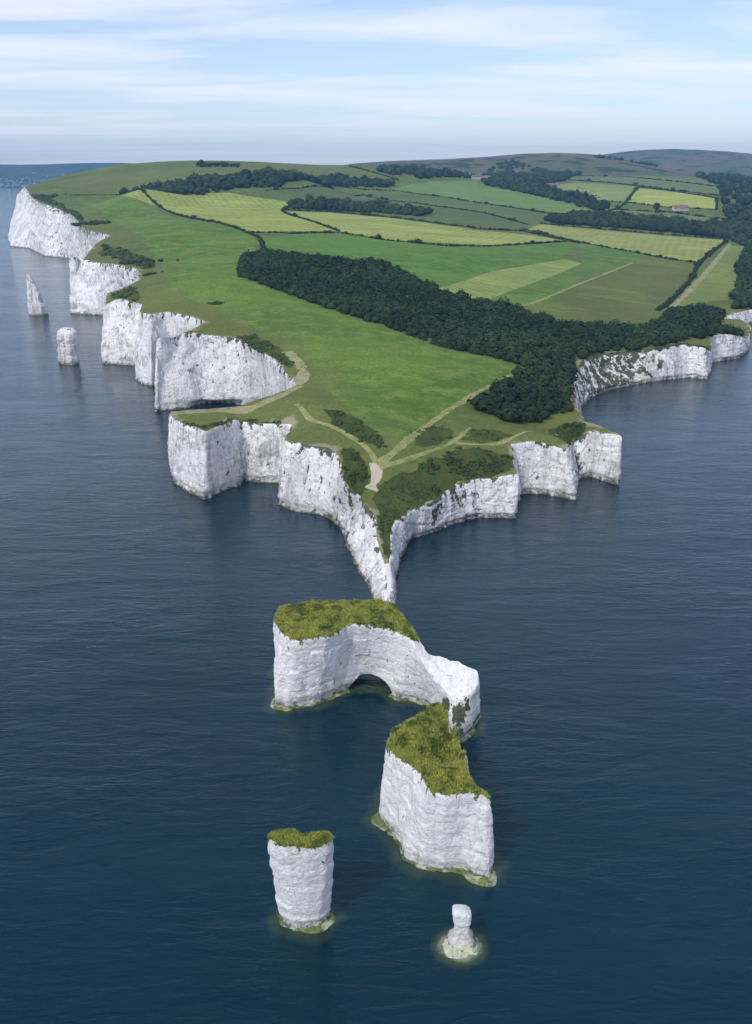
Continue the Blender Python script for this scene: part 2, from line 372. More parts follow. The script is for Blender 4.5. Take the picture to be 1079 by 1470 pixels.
def build_wall(A, closed, rows, orient, sc=1., amp=1., htop=None):
    n = len(A); B = A[:, 0:2]; T = A[:, 2:4]
    N = normals2(soften(.5*(B+T), closed, 6), closed)*orient
    ts = np.r_[-.12, np.linspace(0, 1, rows)]
    V = np.zeros((n, rows+1, 3)); tt = np.zeros((n, rows+1))
    for i in range(n):
        zt_ = A[i, 4]; rg = max(1., abs(T[i, 1])/420.) if sc == 1 else 1
        am = amp*min(rg, 2.2)*min(1., zt_/14.+.25)
        for j, t in enumerate(ts):
            e = t**1.25 if t > 0 else t
            x, y = B[i]*(1-e)+T[i]*e if t > 0 else B[i]
            z = t*zt_
            o = wall_offset(x, y, z, t, sc*rg, am) if t >= 0 else wall_offset(x, y, 0, 0, sc*rg, am)
            if t <= .12: o += -.7*amp*max(0, math.sin(max(0, min(1, (t)/.12))*math.pi))*.8
            if t > .9: q_ = (t-.9)/.1; o -= (.45*rg if sc == 1 else .28)*(1-math.sqrt(max(0., 1-q_*q_)))
            if sc == 1 and t < .09 and CAVE[0] < x < CAVE[1] and 395 < y < 450: o -= 7*math.sin(math.pi*(x-CAVE[0])/(CAVE[1]-CAVE[0]))*min(1, (.09-t)/.03)
            V[i, j] = (x+N[i, 0]*o, y+N[i, 1]*o, z); tt[i, j] = t
    if htop is not None:
        zt2 = htop(V[:, -1, :2])
        V[:, 1:, 2] *= (zt2/np.maximum(V[:, -1, 2], .1))[:, None]
    return V, tt
CAVE = (at(272, 584)[0], at(348, 584)[0])
def wall_mesh(name, V, tt, veg, closed, flip, turf=None):
    n, m = V.shape[:2]; I = np.arange(n*m).reshape(n, m)
    a = I; b_ = np.roll(I, -1, 0)
    if not closed: a = a[:-1]; b_ = b_[:-1]
    q = np.stack([a[:, :-1], b_[:, :-1], b_[:, 1:], a[:, 1:]], -1).reshape(-1, 4)
    if flip: q = q[:, ::-1]
    return mesh_np(name, V.reshape(-1, 3), q, True, {'t': tt.ravel(), 'veg': np.repeat(veg, m), 'turf': np.repeat(np.zeros(n) if turf is None else turf, m)})

A, nidx = resample(NODES)
S = A.copy(); S[:, :4] = soften(A[:, :4], False, 2); S[:, 4:] = soften(A[:, 4:], False, 5); A = S
ORI = 1.0 if False else -1.0
V, tt = build_wall(A, False, 34, ORI, htop=height)
names = sorted(CUTS.items(), key=lambda k: k[1])
spans = [(nidx[0], nidx[names[0][1]])] + [(nidx[names[i][1]], nidx[names[i+1][1]] if i+1 < len(names) else len(A)-1) for i in range(len(names))]
clabels = ['low vegetated shoreline running on beyond the bay', 'low white chalk cliffs with plants around the small bay', 'white chalk cliffs of the pointed headland with its narrow neck',
           'tall white cliff bays behind the two pinnacles', 'far high white cliff under the grassy down']
for (s0, s1), lb in zip(spans, clabels):
    link('cliff', wall_mesh('cliff', V[s0:s1+1], tt[s0:s1+1], A[s0:s1+1, 5], False, True), M['chalk'], label=lb, kind='structure')
OUTLINE = V[:, -1, :2].copy()

# ------------------------------------------------------------------ land surface: fields, paths, turf
def G(*c): return c
FIELDS = [  # name, label, pixels, colours, row angle
 ('meadow','long green clifftop meadow running back along the left coast',[(108,282),(172,281),(200,290),(300,319),(355,333),(370,350),(345,380),(345,400),(400,420),(470,444),(560,474),(640,504),(700,514),(760,531),(720,547),(670,572),(620,602),(575,632),(545,622),(500,588),(465,555),(440,520),(405,492),(345,464),(290,438),(245,415),(232,388),(222,365),(185,330),(140,300)],((.074,.145,.022),(.112,.190,.032),(.165,.222,.050)),None),
 ('field','pale yellow mown field beside the long clifftop meadow',[(175,281),(262,277),(330,277),(395,287),(420,291),(405,303),(415,308),(440,315),(485,332),(350,333),(300,318),(230,298)],((.231,.275,.061),(.297,.330,.083),(.176,.242,.055)),20),
 ('field','long pale yellow field between the hedges in the middle',[(412,303),(470,305),(560,313),(680,330),(760,337),(808,345),(700,352),(560,345),(490,333),(440,316)],((.242,.281,.072),(.297,.330,.094),(.187,.242,.061)),-20),
 ('field','bright green field above the dark wood',[(372,340),(490,336),(560,347),(700,354),(810,347),(830,350),(800,372),(720,385),(640,412),(600,404),(550,382),(480,374),(420,368),(385,362)],((.070,.147,.026),(.096,.186,.033),(.128,.205,.045)),35),
 ('field','pale mown stripe between two greener fields by the wood',[(622,416),(690,392),(760,380),(810,372),(835,378),(770,405),(700,430),(650,430)],((.187,.242,.066),(.242,.286,.083),(.154,.230,.051)),35),
 ('field','green field narrowing up beside the pale stripe',[(700,431),(770,406),(835,378),(830,350),(860,352),(925,366),(905,378),(840,400),(790,425),(735,443)],((.077,.141,.028),(.102,.179,.038),(.128,.205,.045)),35),
 ('field','rough brownish green field above the bay cliffs',[(735,444),(790,426),(845,401),(908,378),(930,368),(1000,380),(990,402),(950,440),(925,468),(870,472),(800,462)],((.095,.132,.034),(.128,.165,.042),(.145,.130,.052)),None),
 ('field','long pale yellow field ending at the chalk track',[(752,330),(775,322),(840,328),(950,338),(1042,345),(1003,376),(960,371),(880,356),(820,346)],((.231,.259,.077),(.286,.308,.094),(.187,.231,.061)),-20),
 ('field','narrow light green field to the right of the chalk track',[(968,440),(1005,402),(1048,352),(1072,352),(1057,380),(1057,410),(1050,430),(1000,434)],((.143,.187,.050),(.187,.231,.061),(.128,.179,.045)),60),
 ('field','light green sloping field below the farmhouses',[(565,272),(600,262),(670,260),(760,272),(885,298),(850,307),(790,305),(700,292),(620,280)],((.134,.218,.058),(.143,.220,.066),(.115,.192,.051)),15),
 ('field','dull green strip of field below the far wood belt',[(320,278),(430,271),(480,272),(540,281),(700,307),(758,325),(740,330),(620,312),(540,301),(430,290),(400,286)],((.077,.115,.038),(.096,.134,.045),(.109,.141,.051)),20),
 ('field','thin dark green field strip under the light sloping field',[(440,269),(560,265),(570,274),(700,294),(780,308),(760,320),(700,305),(640,296),(540,279)],((.083,.122,.041),(.109,.147,.051),(.115,.154,.058)),15),
 ('field','yellowish field beyond the farm with a hedge on its far side',[(785,265),(830,262),(915,268),(895,290),(850,287),(800,278)],((.198,.231,.072),(.242,.275,.088),(.165,.209,.061)),10),
 ('field','small bright yellow field far back on the right',[(918,270),(1027,285),(1027,300),(960,297),(900,291)],((.286,.330,.072),(.341,.374,.094),(.242,.297,.066)),15),
 ('field','faint striped field at the foot of the blue hill',[(810,251),(900,244),(1000,255),(1030,268),(1030,280),(960,272),(880,262),(815,257)],((.128,.166,.058),(.143,.176,.066),(.115,.154,.051)),15),
 ('field','olive field strip in front of the dark tree belt',[(880,300),(1000,308),(1045,316),(960,322),(870,314)],((.154,.179,.064),(.154,.182,.061),(.128,.154,.051)),15),
 ('down','smooth olive grass down along the left skyline',[(75,262),(150,247),(290,239),(540,240),(572,258),(480,254),(350,253),(270,261),(170,277),(105,278)],((.109,.134,.036),(.128,.160,.044),(.147,.147,.051)),None),
]
PATHS = [
 ('path','worn grass path running from the wood to the neck',[(766,530),(720,547),(670,571),(620,604),(585,635),(560,655),(542,668)],2.6,'path'),
 ('path','pale trodden edge path around the deep cove',[(246,593),(290,592),(335,592),(390,575),(424,557),(437,540),(430,520),(412,505)],4.6,'track'),
 ('path','thin path slanting through scrub to the bare chalk patch',[(425,580),(445,603),(478,612),(505,627),(530,646),(540,665)],1.8,'path'),
 ('path','narrow path above the dark scrub slope',[(545,672),(600,657),(650,637),(675,615)],1.5,'path'),
 ('path','narrow path crossing the blunt promontory top',[(652,636),(690,640),(740,627),(800,622)],1.5,'path'),
 ('track','light track between the green and the rough field',[(735,444),(790,426),(845,401),(908,377)],2.6,'path'),
 ('track','straight pale chalk track beside the narrow field',[(958,446),(985,421),(1005,401),(1030,372),(1048,350)],5,'track'),
 ('path','bare chalk patch where the paths meet above the neck',[(538,664),(540,672),(541,683),(536,692),(533,703)],4.2,'bare'),
]
SCRUBS = [
 ('the slope right of the bare chalk patch',[(547,696),(562,688),(600,670),(640,652),(668,642),(700,647),(733,657),(738,672),(715,682),(690,687),(656,692),(638,711),(600,728),(585,736),(573,748),(565,765),(561,790),(556,812),(550,795),(546,765),(541,742),(538,715)],1.15,.75),
 ('the slope left of the bare chalk patch',[(487,648),(505,642),(522,664),(530,690),(524,710),(510,712),(497,690),(489,665)],1.15,.75),
 ('the strip beside the slanting path',[(462,586),(488,588),(520,606),(546,626),(549,642),(512,630),(482,612)],1.5,1.0),
 ('the gully of the blunt promontory',[(786,618),(812,606),(836,606),(838,632),(822,640),(800,628)],1.4,.9),
 ('the hollow above the blunt promontory cliff',[(676,618),(705,616),(742,624),(716,630),(690,637),(664,634)],1.5,.9),
 ('the rim of the deep cove',[(335,481),(365,482),(400,498),(421,521),(414,529),(388,510),(355,495)],1.5,1.2),
 ('the brow of the far high cliff',[(42,279),(60,280),(85,292),(112,305),(120,318),(112,322),(100,306),(75,294),(50,284)],5.,3.2),
 ('the grass knoll beside the second cliff bay',[(150,352),(180,358),(215,372),(222,384),(205,388),(185,376),(160,368),(138,366)],4.,2.2),
 ('the brow behind the third cliff bay',[(156,424),(175,417),(190,412),(196,420),(204,432),(190,433),(170,428)],2.6,1.5),
 ('the low rim in front of the deep cove',[(262,606),(290,612),(320,606),(352,602),(392,604),(412,609),(385,610),(350,607),(318,611),(297,618),(276,612)],1.3,.75),
 ('the shallow hollow of the turf above the neck',[(590,622),(620,612),(650,616),(648,630),(620,640),(598,640)],1.6,.8),
 ('the rim of the bay cliffs',[(827,530),(835,520),(860,507),(905,503),(950,497),(985,493),(1020,497),(1015,502),(960,503),(910,512),(870,516),(842,526)],1.9,1.4),
]
def densify(P, step, closed=True):
    o = []
    for i in range(len(P) if closed else len(P)-1):
        a, b_ = P[i], P[(i+1) % len(P)]; L = np.hypot(*(b_-a)); k = max(1, int(L/step))
        for j in range(k): o.append(a+(b_-a)*j/k)
    if not closed: o.append(P[-1])
    return np.array(o)
def smooth_line(P, it=3):
    P = np.array(P, float)
    for _ in range(it):
        Q = [P[0]]
        for i in range(len(P)-1): Q += [P[i]*.75+P[i+1]*.25, P[i]*.25+P[i+1]*.75]
        Q.append(P[-1]); P = np.array(Q)
    return P
def ragged(P, amp):
    return np.array([p+amp*np.array([noise.noise(Vector((p[0]*.35, p[1]*.35, 2.5)))+.5*noise.noise(Vector((p[0]*.9, p[1]*.9, 1))), noise.noise(Vector((p[0]*.35, p[1]*.35, 8.5)))]) for p in P])
REG = []
for nm, lb, pxs, width, mt in PATHS:
    L = densify(smooth_line(hits(pxs), 2), 1.6, False); N = normals2(L, False)
    wv = np.array([width*.5*max(.3, 1+.6*noise.noise(Vector((p[0]*.12, p[1]*.12, 4)))+.5*noise.noise(Vector((p[0]*.45, p[1]*.45, 9)))) for p in L])
    REG.append((nm, lb, np.r_[L+N*wv[:, None], (L-N*wv[:, None])[::-1]], mt))
REG.append(('bare_crest', 'bare white chalk crest at the low end of the neck', densify(np.array([at(*q)[:2] for q in ((547,808,6.6),(561,806,6.4),(567,846,3.6),(562,866,2.4),(554,860,2.6),(548,835,4.5))]), 2.), 'bare_white'))
M['slope'] = grass_material('dark_slope_plants', (.058,.088,.022), (.085,.120,.030), (.115,.115,.046), scale=4, bump=.8)
for lb, pxs, _, _ in SCRUBS: REG.append(('slope', 'dark green plant-covered ground of ' + lb, ragged(densify(hits(pxs), 1.6), 1.6*max(1., hits(pxs)[:, 1].mean()/300.)), 'slope'))
for i, (nm, lb, pxs, cc, row) in enumerate(FIELDS):
    P = hits(pxs); P = densify(P, max(6., P[:, 1].mean()/60))
    M['field%d' % i] = grass_material('field_grass_%d' % i, *cc, edge=(i in (0, 6)), rows=row)
    REG.append((nm, lb, P, 'field%d' % i))
pts = [OUTLINE]; edges = [np.c_[np.arange(len(OUTLINE)-1), np.arange(1, len(OUTLINE))], [[len(OUTLINE)-1, 0]]]; base = len(OUTLINE)
for r_ in REG:
    n = len(r_[2]); pts.append(r_[2]); ii = np.arange(n)
    edges.append(np.c_[ii, np.roll(ii, -1)]+base); base += n
for r0, r1, stp, xr in [(205,460,2.6,(-160,260)),(460,900,5.5,(-420,700)),(900,1900,13,(-900,1500)),(1900,5200,45,(-1500,5000)),(800,1900,60,(1500,6000))]:
    gx, gy = np.meshgrid(np.arange(xr[0], xr[1], stp), np.arange(r0, r1, stp)); g = np.c_[gx.ravel(), gy.ravel()].astype(float)
    g += rng.uniform(-.35, .35, g.shape)*stp
    g = g[inside(g, OUTLINE)]; pts.append(g)
allp = np.vstack(pts); alle = [tuple(int(a) for a in e) for e in np.vstack(edges)]
cd = geometry.delaunay_2d_cdt([Vector(p) for p in allp], alle, [], 0, 1e-4, False)
P2 = np.array([(v.x, v.y) for v in cd[0]]); T3 = np.array([f for f in cd[2] if len(f) == 3])
cen = P2[T3].mean(1); keep = inside(cen, OUTLINE); T3 = T3[keep]; cen = cen[keep]
Z = height(P2)
edge_d = np.full(len(P2), 1e3)
for i in range(0, len(P2), 4000):
    q = P2[i:i+4000]; edge_d[i:i+4000] = np.sqrt(((q[:, None]-OUTLINE[None, ::2])**2).sum(-1).min(1))
near = np.minimum(1, edge_d/6.)
for i in range(len(P2)):
    if edge_d[i] > .01 and P2[i, 1] < 1500:
        Z[i] += near[i]*(.55*noise.noise(Vector((P2[i, 0]*.045, P2[i, 1]*.045, 0)))+.22*noise.noise(Vector((P2[i, 0]*.17, P2[i, 1]*.17, 3))))
a_ = P2[T3]; area = (a_[:, 1, 0]-a_[:, 0, 0])*(a_[:, 2, 1]-a_[:, 0, 1])-(a_[:, 2, 0]-a_[:, 0, 0])*(a_[:, 1, 1]-a_[:, 0, 1])
T3[area < 0] = T3[area < 0][:, ::-1]
owner = np.full(len(T3), -1)
for k, r_ in enumerate(REG):
    m = inside(cen, r_[2]) & (owner < 0); owner[m] = k
V3 = np.c_[P2, Z]
# shared smooth normals so that the seams between fields do not show
fn = np.cross(V3[T3[:, 1]]-V3[T3[:, 0]], V3[T3[:, 2]]-V3[T3[:, 0]]); VN = np.zeros_like(V3)
for k in range(3): np.add.at(VN, T3[:, k], fn)
VN /= np.maximum(np.linalg.norm(VN, axis=1), 1e-9)[:, None]
def land_piece(name, label, mask, mat, kind='structure'):
    t = T3[mask]
    if len(t) == 0: print('EMPTY', label); return
    u, inv = np.unique(t, return_inverse=True); t = inv.reshape(-1, 3)
    me = mesh_np(name, V3[u], t, True, {'edge': edge_d[u]})
    me.normals_split_custom_set_from_vertices([tuple(x) for x in VN[u]])
    return link(name, me, mat, label=label, kind=kind)
land_piece('ground', 'rough turf covering the headland and the land behind it', owner < 0, M['turf'])
for k, r_ in enumerate(REG): land_piece(r_[0], r_[1], owner == k, M[r_[3]])
def ground_z(P): return height(P)

# ------------------------------------------------------------------ sea
sea_m = NB('sea_water')
shal = sea_m.attr('shallow')
n1 = sea_m.noise(.05, 6, .6, stretch=(.5, 1.5, 1), dist=.5); n2 = sea_m.noise(.30, 5, .6, stretch=(.45, 1.5, 1), dist=.6); calm = sea_m.ramp(sea_m.noise(.012, 4, .6, stretch=(1, 1.6, 1)), .42, .58, .35, 1.); big = sea_m.noise(.006, 4, .6)
patch = sea_m.noise(.25, 5, .65)
c = sea_m.mix(sea_m.ramp(big, .35, .65), (.001,.012,.021), (.0012,.019,.033))
sf = sea_m.math('MULTIPLY', sea_m.ramp(sea_m.math('ADD', shal, sea_m.math('MULTIPLY', sea_m.math('SUBTRACT', patch, .5), 1.1)), .35, 1.), sea_m.ramp(shal, 0, .2))
c = sea_m.mix(sf, c, (.040,.060,.028)); c = sea_m.mix(sea_m.ramp(sea_m.math('ADD', shal, sea_m.math('MULTIPLY', sea_m.math('SUBTRACT', patch, .5), .8)), 1.0, 1.5), c, (.34,.35,.26))
nb = sea_m.bump(n1, .28, 2.4); nb = sea_m.bump(sea_m.math('MULTIPLY', n2, calm), .45, .9, nb)
M['sea'] = sea_m.done(c, .07, nb, .5); sea_m.b.inputs['IOR'].default_value = 1.44; sea_m.b.inputs['Specular Tint'].default_value = (.32,.82,1,1)
gxs = np.unique(np.r_[-9400, -6000, np.linspace(-4000, -200, 30), np.arange(-160, 160, 1.4), np.linspace(200, 4000, 30), 6000, 9400])
gys = np.unique(np.r_[-7900, -2000, -500, 0, 60, np.arange(84, 300, 1.4), np.linspace(360, 4000, 50), 6000, 8900])

# ------------------------------------------------------------------ sea stacks
def stack_nodes(lst):
    out = []
    for it in lst:
        if it[0] == 'f': _, bu, bv, tu, tv, z = it[:6]; out.append((at(bu, bv)[:2], at(tu, tv, z)[:2], z, it[6] if len(it) > 6 else .1))
        else:
            _, tu, tv, z, dx, dy = it[:6]; t = at(tu, tv, z)[:2]; out.append((t+np.array([dx, dy]), t, z, .1))
    return out
ISL1 = stack_nodes([('f',392,1006,390,890,17.5),('f',396,1016,404,908,18),('f',420,1017,424,917,18),('f',460,1011,469,915,18.3),('f',495,993,498,898,18.7),('f',530,985,530,898,18.4),('f',556,992,556,901,18),('f',570,1006,588,917,17),
  ('f',596,1008,607,955,12.8),('f',616,1012,624,980,10.6),('f',640,1050,637,993,9.4,.9),('f',655,1066,652,1004,8.6,1.),('f',669,1060,669,1000,9.0,.9),('f',683,1033,685,982,10.2,.1),('b',687,961,12.2,1,.5),
  ('b',662,950,12.8,.8,1),('b',636,941,13.4,.8,1),('b',612,935,14,1,1),('b',598,912,16.3,1,1),('b',583,889,17.8,1,1),('b',569,871,18.2,1,1),('b',545,861,18.4,0,1),('b',500,862,18.6,0,1),('b',440,864,18.3,0,1),('b',403,870,18,-1,1)])
ISL2 = stack_nodes([('f',541,1178,552,1071,15.8),('f',565,1195,572,1091,16.2),('f',573,1214,592,1104,16.5),('f',575,1234,606,1112,16.6),('f',600,1243,617,1136,16.5),('f',639,1252,639,1145,16.5),('f',668,1252,665,1143,16.6),('f',676,1262,678,1139,16.8),('f',705,1265,697,1139,16.8),
  ('f',709,1238,705,1148,16.4),('b',686,1126,16.4,1.5,1),('b',670,1108,16,1,1),('b',664,1077,15.2,1.2,.4),('b',655,1047,14.4,1,.5),('b',643,1014,13.4,.6,1),('b',626,1008,13.2,-.5,1),('b',600,1026,14.2,-1,1),('b',560,1050,15.4,-1,1)])
HARRY = stack_nodes([('f',399,1314,383,1200,17.6),('f',405,1328,392,1208,17.6),('f',420,1335,413,1216,17.6),('f',437,1338,443,1219,17.5),('f',458,1334,471,1214,17.6),('f',476,1318,481,1203,17.8),('b',473,1194,17.9,-.4,.2),('b',460,1193,17.7,0,.5),('b',439,1199,17.2,0,.4),('b',413,1193,17.6,0,.5),('b',391,1191,17.8,.6,.3)])

tuft_parts = []
def top_surface(ring, rbz, step, lump):
    lo, hi = ring.min(0), ring.max(0); gx, gy = np.meshgrid(np.arange(lo[0], hi[0], step), np.arange(lo[1], hi[1], step)); g = np.c_[gx.ravel(), gy.ravel()]+rng.uniform(-.3, .3, (gx.size, 2))*step
    g = g[inside(g, ring)]
    dd = np.sqrt(((g[:, None]-ring[None])**2).sum(-1).min(1)); g = g[dd > .35*step]; dd = dd[dd > .35*step]
    P = np.r_[ring, g]; n = len(ring)
    cdt = geometry.delaunay_2d_cdt([Vector(p) for p in P], [(i, (i+1) % n) for i in range(n)], [], 1, 1e-5, False)
    Q = np.array([(v.x, v.y) for v in cdt[0]]); T = np.array([f for f in cdt[2] if len(f) == 3])
    c_ = Q[T].mean(1); T = T[inside(c_, ring)]
    z = rbz(Q)
    d2 = np.sqrt(((Q[:, None]-ring[None])**2).sum(-1).min(1)); k = np.minimum(1, d2/2.5)
    for i in range(len(Q)):
        if d2[i] > .01: z[i] += k[i]*(lump*(.55+.9*noise.noise(Vector((Q[i, 0]*.22, Q[i, 1]*.22, 7)))+.5*noise.noise(Vector((Q[i, 0]*.7, Q[i, 1]*.7, 1)))))
    a = Q[T]; ar = (a[:, 1, 0]-a[:, 0, 0])*(a[:, 2, 1]-a[:, 0, 1])-(a[:, 2, 0]-a[:, 0, 0])*(a[:, 1, 1]-a[:, 0, 1]); T[ar < 0] = T[ar < 0][:, ::-1]
    return np.c_[Q, z], T, d2

def tuft_mesh(name, P, size, seed):
    """short upright blades in loose clumps"""
    r_ = np.random.default_rng(seed); n = len(P); k = 7
    c0 = np.repeat(P, k, 0)+np.c_[r_.normal(0, .22, (n*k, 2))*size, np.zeros(n*k)]
    ang = r_.uniform(0, 2*math.pi, n*k); hgt = r_.uniform(.35, .95, n*k)*size; wd = r_.uniform(.10, .22, n*k)*size
    lean = r_.normal(0, .35, (n*k, 2))*size
    dx = np.c_[np.cos(ang), np.sin(ang), np.zeros(n*k)]*wd[:, None]
    tip = c0+np.c_[lean, hgt]
    Vv = np.stack([c0-dx-[0, 0, .1], c0+dx-[0, 0, .1], tip], 1).reshape(-1, 3)
    return mesh_np(name, Vv, np.arange(n*k*3).reshape(-1, 3), False, {'tint': np.repeat(np.repeat(r_.uniform(0, 1, n), k), 3)})

FOOT = []
def ledge_mesh(name, ring, reach, seed, flat=.55, skip=None):
    n = len(ring); N = normals2(soften(ring.copy(), True, 8), True)
    ctr = ring.mean(0); s = np.sign((N*(ring-ctr)).sum()); N *= s
    V = []; prof = [(-.25, .9), (.12, .75), (.4, .55), (.7, .3), (1., -.5)]
    for i in range(n):
        x, y = ring[i]; ext = reach*max(.06, .35+1.25*noise.noise(Vector((x*.16+seed, y*.16, 2)))+.35*noise.noise(Vector((x*.6, y*.6, seed))))
        dn = 1.5 if skip is not None and skip(x, y) else 0
        for f, z in prof:
            V.append((x+N[i, 0]*ext*f, y+N[i, 1]*ext*f, (z*flat if z > 0 else z)+(.22*noise.noise(Vector((x*.9+f*3, y*.9, seed))) if 0 < f < 1 else 0)-dn))
    m = len(prof); I = np.arange(n*m).reshape(n, m); J = np.roll(I, -1, 0)
    q = np.stack([I[:, :-1], I[:, 1:], J[:, 1:], J[:, :-1]], -1).reshape(-1, 4)
    if s < 0: q = q[:, ::-1]
    return mesh_np(name, np.array(V), q)

def build_stack(name, nodes, label, cat, grass_test, amp=.55, near=.30, rows=72, reach=2.2, group=None, arch=None, lump=.5, tuft=.8, tufts=900, bulge=None, seed=1, skip=None, dips=None):
    root = link(name, None, label=label, cat=cat, group=group)
    base = np.mean([n[0] for n in nodes], 0); root.location = (base[0], base[1], 0)
    off = np.array([base[0], base[1], 0])
    A, _ = resample(nodes, True, near); A[:, :4] = soften(A[:, :4], True, 5); A[:, 4:] = soften(A[:, 4:], True, 4)
    c = A[:, 2:4].mean(0); ar = np.sum(A[:, 2]*np.roll(A[:, 3], -1)-np.roll(A[:, 2], -1)*A[:, 3]); ori = 1. if ar > 0 else -1.
    ctl = np.c_[A[::6, 2:4], A[::6, 4]]
    if dips: ctl = np.r_[ctl, np.array([at(*d_) for d_ in dips])]
    rb0 = RBF(ctl, 1e-3, 15.)
    rbz = lambda P_: rb0(P_)+np.array([.55*noise.noise(Vector((p_[0]*.45, p_[1]*.45, seed)))+.22*noise.noise(Vector((p_[0]*1.4, p_[1]*1.4, seed))) for p_ in P_])
    V, tt = build_wall(A, True, rows, ori, sc=.62, amp=amp)
    if bulge is not None:
        cc = A[:, 0:4].reshape(-1, 2, 2).mean((0, 1))
        for j in range(V.shape[1]): V[:, j, :2] = cc+(V[:, j, :2]-cc)*bulge(tt[0, j])
    zt2 = rbz(V[:, -1, :2]); V[:, 1:, 2] *= (zt2/V[:, -1, 2])[:, None]
    wall = wall_mesh('rock_face', V-off, tt, A[:, 5], True, ori < 0, grass_test(V[:, -1, :2]-normals2(A[:, 2:4], True)*ori*.5, np.ones(len(A))).astype(float))
    Q, T, d2 = top_surface(V[:, -1, :2], rbz, .7, lump)
    gsel = grass_test(Q[T].mean(1), d2[T].mean(1))
    if arch is not None:
        # close the body, cut the arch right through
        bm = bmesh.new(); bm.from_mesh(wall); bm.verts.ensure_lookup_table()
        nv, m = V.shape[:2]
        bm.faces.new([bm.verts[i*m] for i in range(nv)])
        bm.faces.new([bm.verts[i*m+m-1] for i in range(nv)]).material_index = 1
        bmesh.ops.recalc_face_normals(bm, faces=bm.faces)
        body = bpy.data.meshes.new('body'); bm.to_mesh(body); bm.free(); body.materials.append(M['clean_chalk']); body.materials.append(M['algae'])
        ob = bpy.data.objects.new('body', body); col.objects.link(ob)
        cu = bpy.data.objects.new('cutter', arch(off)); col.objects.link(cu)
        md = ob.modifiers.new('b', 'BOOLEAN'); md.operation = 'DIFFERENCE'; md.solver = 'EXACT'; md.object = cu
        dg = bpy.context.evaluated_depsgraph_get(); dg.update()
        wall = bpy.data.meshes.new_from_object(ob.evaluated_get(dg))
        bpy.data.objects.remove(ob); bpy.data.objects.remove(cu)
        bm = bmesh.new(); bm.from_mesh(wall)
        big_ = [f for f in bm.faces if f.material_index == 1]; print('cap faces', len(big_))
        bmesh.ops.delete(bm, geom=big_, context='FACES')
        for f in bm.faces: f.smooth = True; f.material_index = 0
        bm.to_mesh(wall); bm.free(); wall.materials.clear()
    link('rock_face', wall, M['clean_chalk'], root)
    for nm, sel, mt in (('grass_top', gsel, M['island_turf']), ('bare_top', ~gsel, M['clean_chalk'])):
        if not sel.any(): continue
        u, inv = np.unique(T[sel], return_inverse=True)
        link(nm, mesh_np(nm, Q[u]-off, inv.reshape(-1, 3), True, {'t': np.full(len(u), .8), 'veg': np.full(len(u), .1)}), mt, root)
    if gsel.any() and tufts:
        r_ = np.random.default_rng(seed); tr = T[gsel][r_.integers(0, gsel.sum(), tufts)]; bw = r_.dirichlet((1, 1, 1), tufts)
        Pp = (Q[tr]*bw[:, :, None]).sum(1)-off
        o = link('grass_tufts', tuft_mesh('grass_tufts', Pp, tuft, seed), M['tuft'], root); o['kind'] = 'stuff'
    ring = V[:, 1, :2]; off_arch[0] = off[0]-ARCH[0]; off_arch[1] = off[1]
    if reach: link('ledge', ledge_mesh('ledge', ring-off[:2], reach, seed*3.7, skip=skip), M['algae'], root)
    FOOT.append((ring.copy(), 1.0 if reach > 1 else .5, 4.5))
    return root

ARCH = .5*(at(503, 990)+at(558, 992)); off_arch = [0, 0]
def arch_cutter(off):
    a = at(499, 990); b_ = at(563, 992); mid = .5*(a+b_); d = (b_-a)[:2]; wd = np.hypot(*d)*.5; d /= np.hypot(*d); nrm = np.array([-d[1], d[0]])
    prof = [(-1, -6), (1, -6), (1.0, 0), (.95, 1.0), (.84, 2.2), (.66, 3.2), (.38, 3.75), (-.05, 3.8), (-.42, 3.5), (-.66, 2.7), (-.86, 1.3), (-1, 0)]
    secs = np.linspace(-14, 32, 24); V = []; r_ = np.random.default_rng(4)
    for s in secs:
        for (x, z) in prof:
            jx, jz = r_.normal(0, .16, 2)
            p = mid[:2]+d*(x*wd*(1+.012*abs(s))+jx)+nrm*s
            V.append((p[0]-off[0], p[1]-off[1], z+(jz if z > 0 else 0)))
    m = len(prof); bm = bmesh.new(); vs = [bm.verts.new(v) for v in V]
    for i in range(len(secs)-1):
        for j in range(m): bm.faces.new([vs[i*m+j], vs[i*m+(j+1) % m], vs[(i+1)*m+(j+1) % m], vs[(i+1)*m+j]])
    bm.faces.new(vs[:m]); bm.faces.new(vs[-m:])
    bmesh.ops.recalc_face_normals(bm, faces=bm.faces); bmesh.ops.triangulate(bm, faces=bm.faces)
    me = bpy.data.meshes.new('cutter'); bm.to_mesh(me); bm.free(); return me

x600 = at(598, 925, 17)[0]
build_stack('rock_island', ISL1, 'long white chalk island with a sea arch and grassy left top', 'rock island', lambda P, d: (P[:, 0] < x600+.8*np.sin(P[:, 1]*1.3)), arch=arch_cutter, tufts=5200, tuft=.55, lump=.5, reach=1.1, seed=1, skip=lambda x, y: abs(x+off_arch[0]) < 4.6 and y+off_arch[1] < 176)
build_stack('rock_island', ISL2, 'white chalk island with domed green top in front of the arch island', 'rock island', lambda P, d: d >= 0, tufts=5200, lump=.45, reach=2.2, tuft=.55, seed=2, dips=[(640,1086,8.6),(649,1064,9.6),(646,1100,11.4),(612,1062,16.6),(628,1045,15.8),(630,1122,17.0)])
build_stack('sea_stack', HARRY, 'thick white chalk stack with grassy cap standing alone in the water', 'sea stack', lambda P, d: d >= 0, amp=.42, tufts=1500, tuft=.5, lump=.4, reach=1.2, seed=3,
            bulge=lambda t: 1+.045*math.sin(max(0, min(1, t))*math.pi)+.012*math.sin(t*31)*(.15 < t < .97))

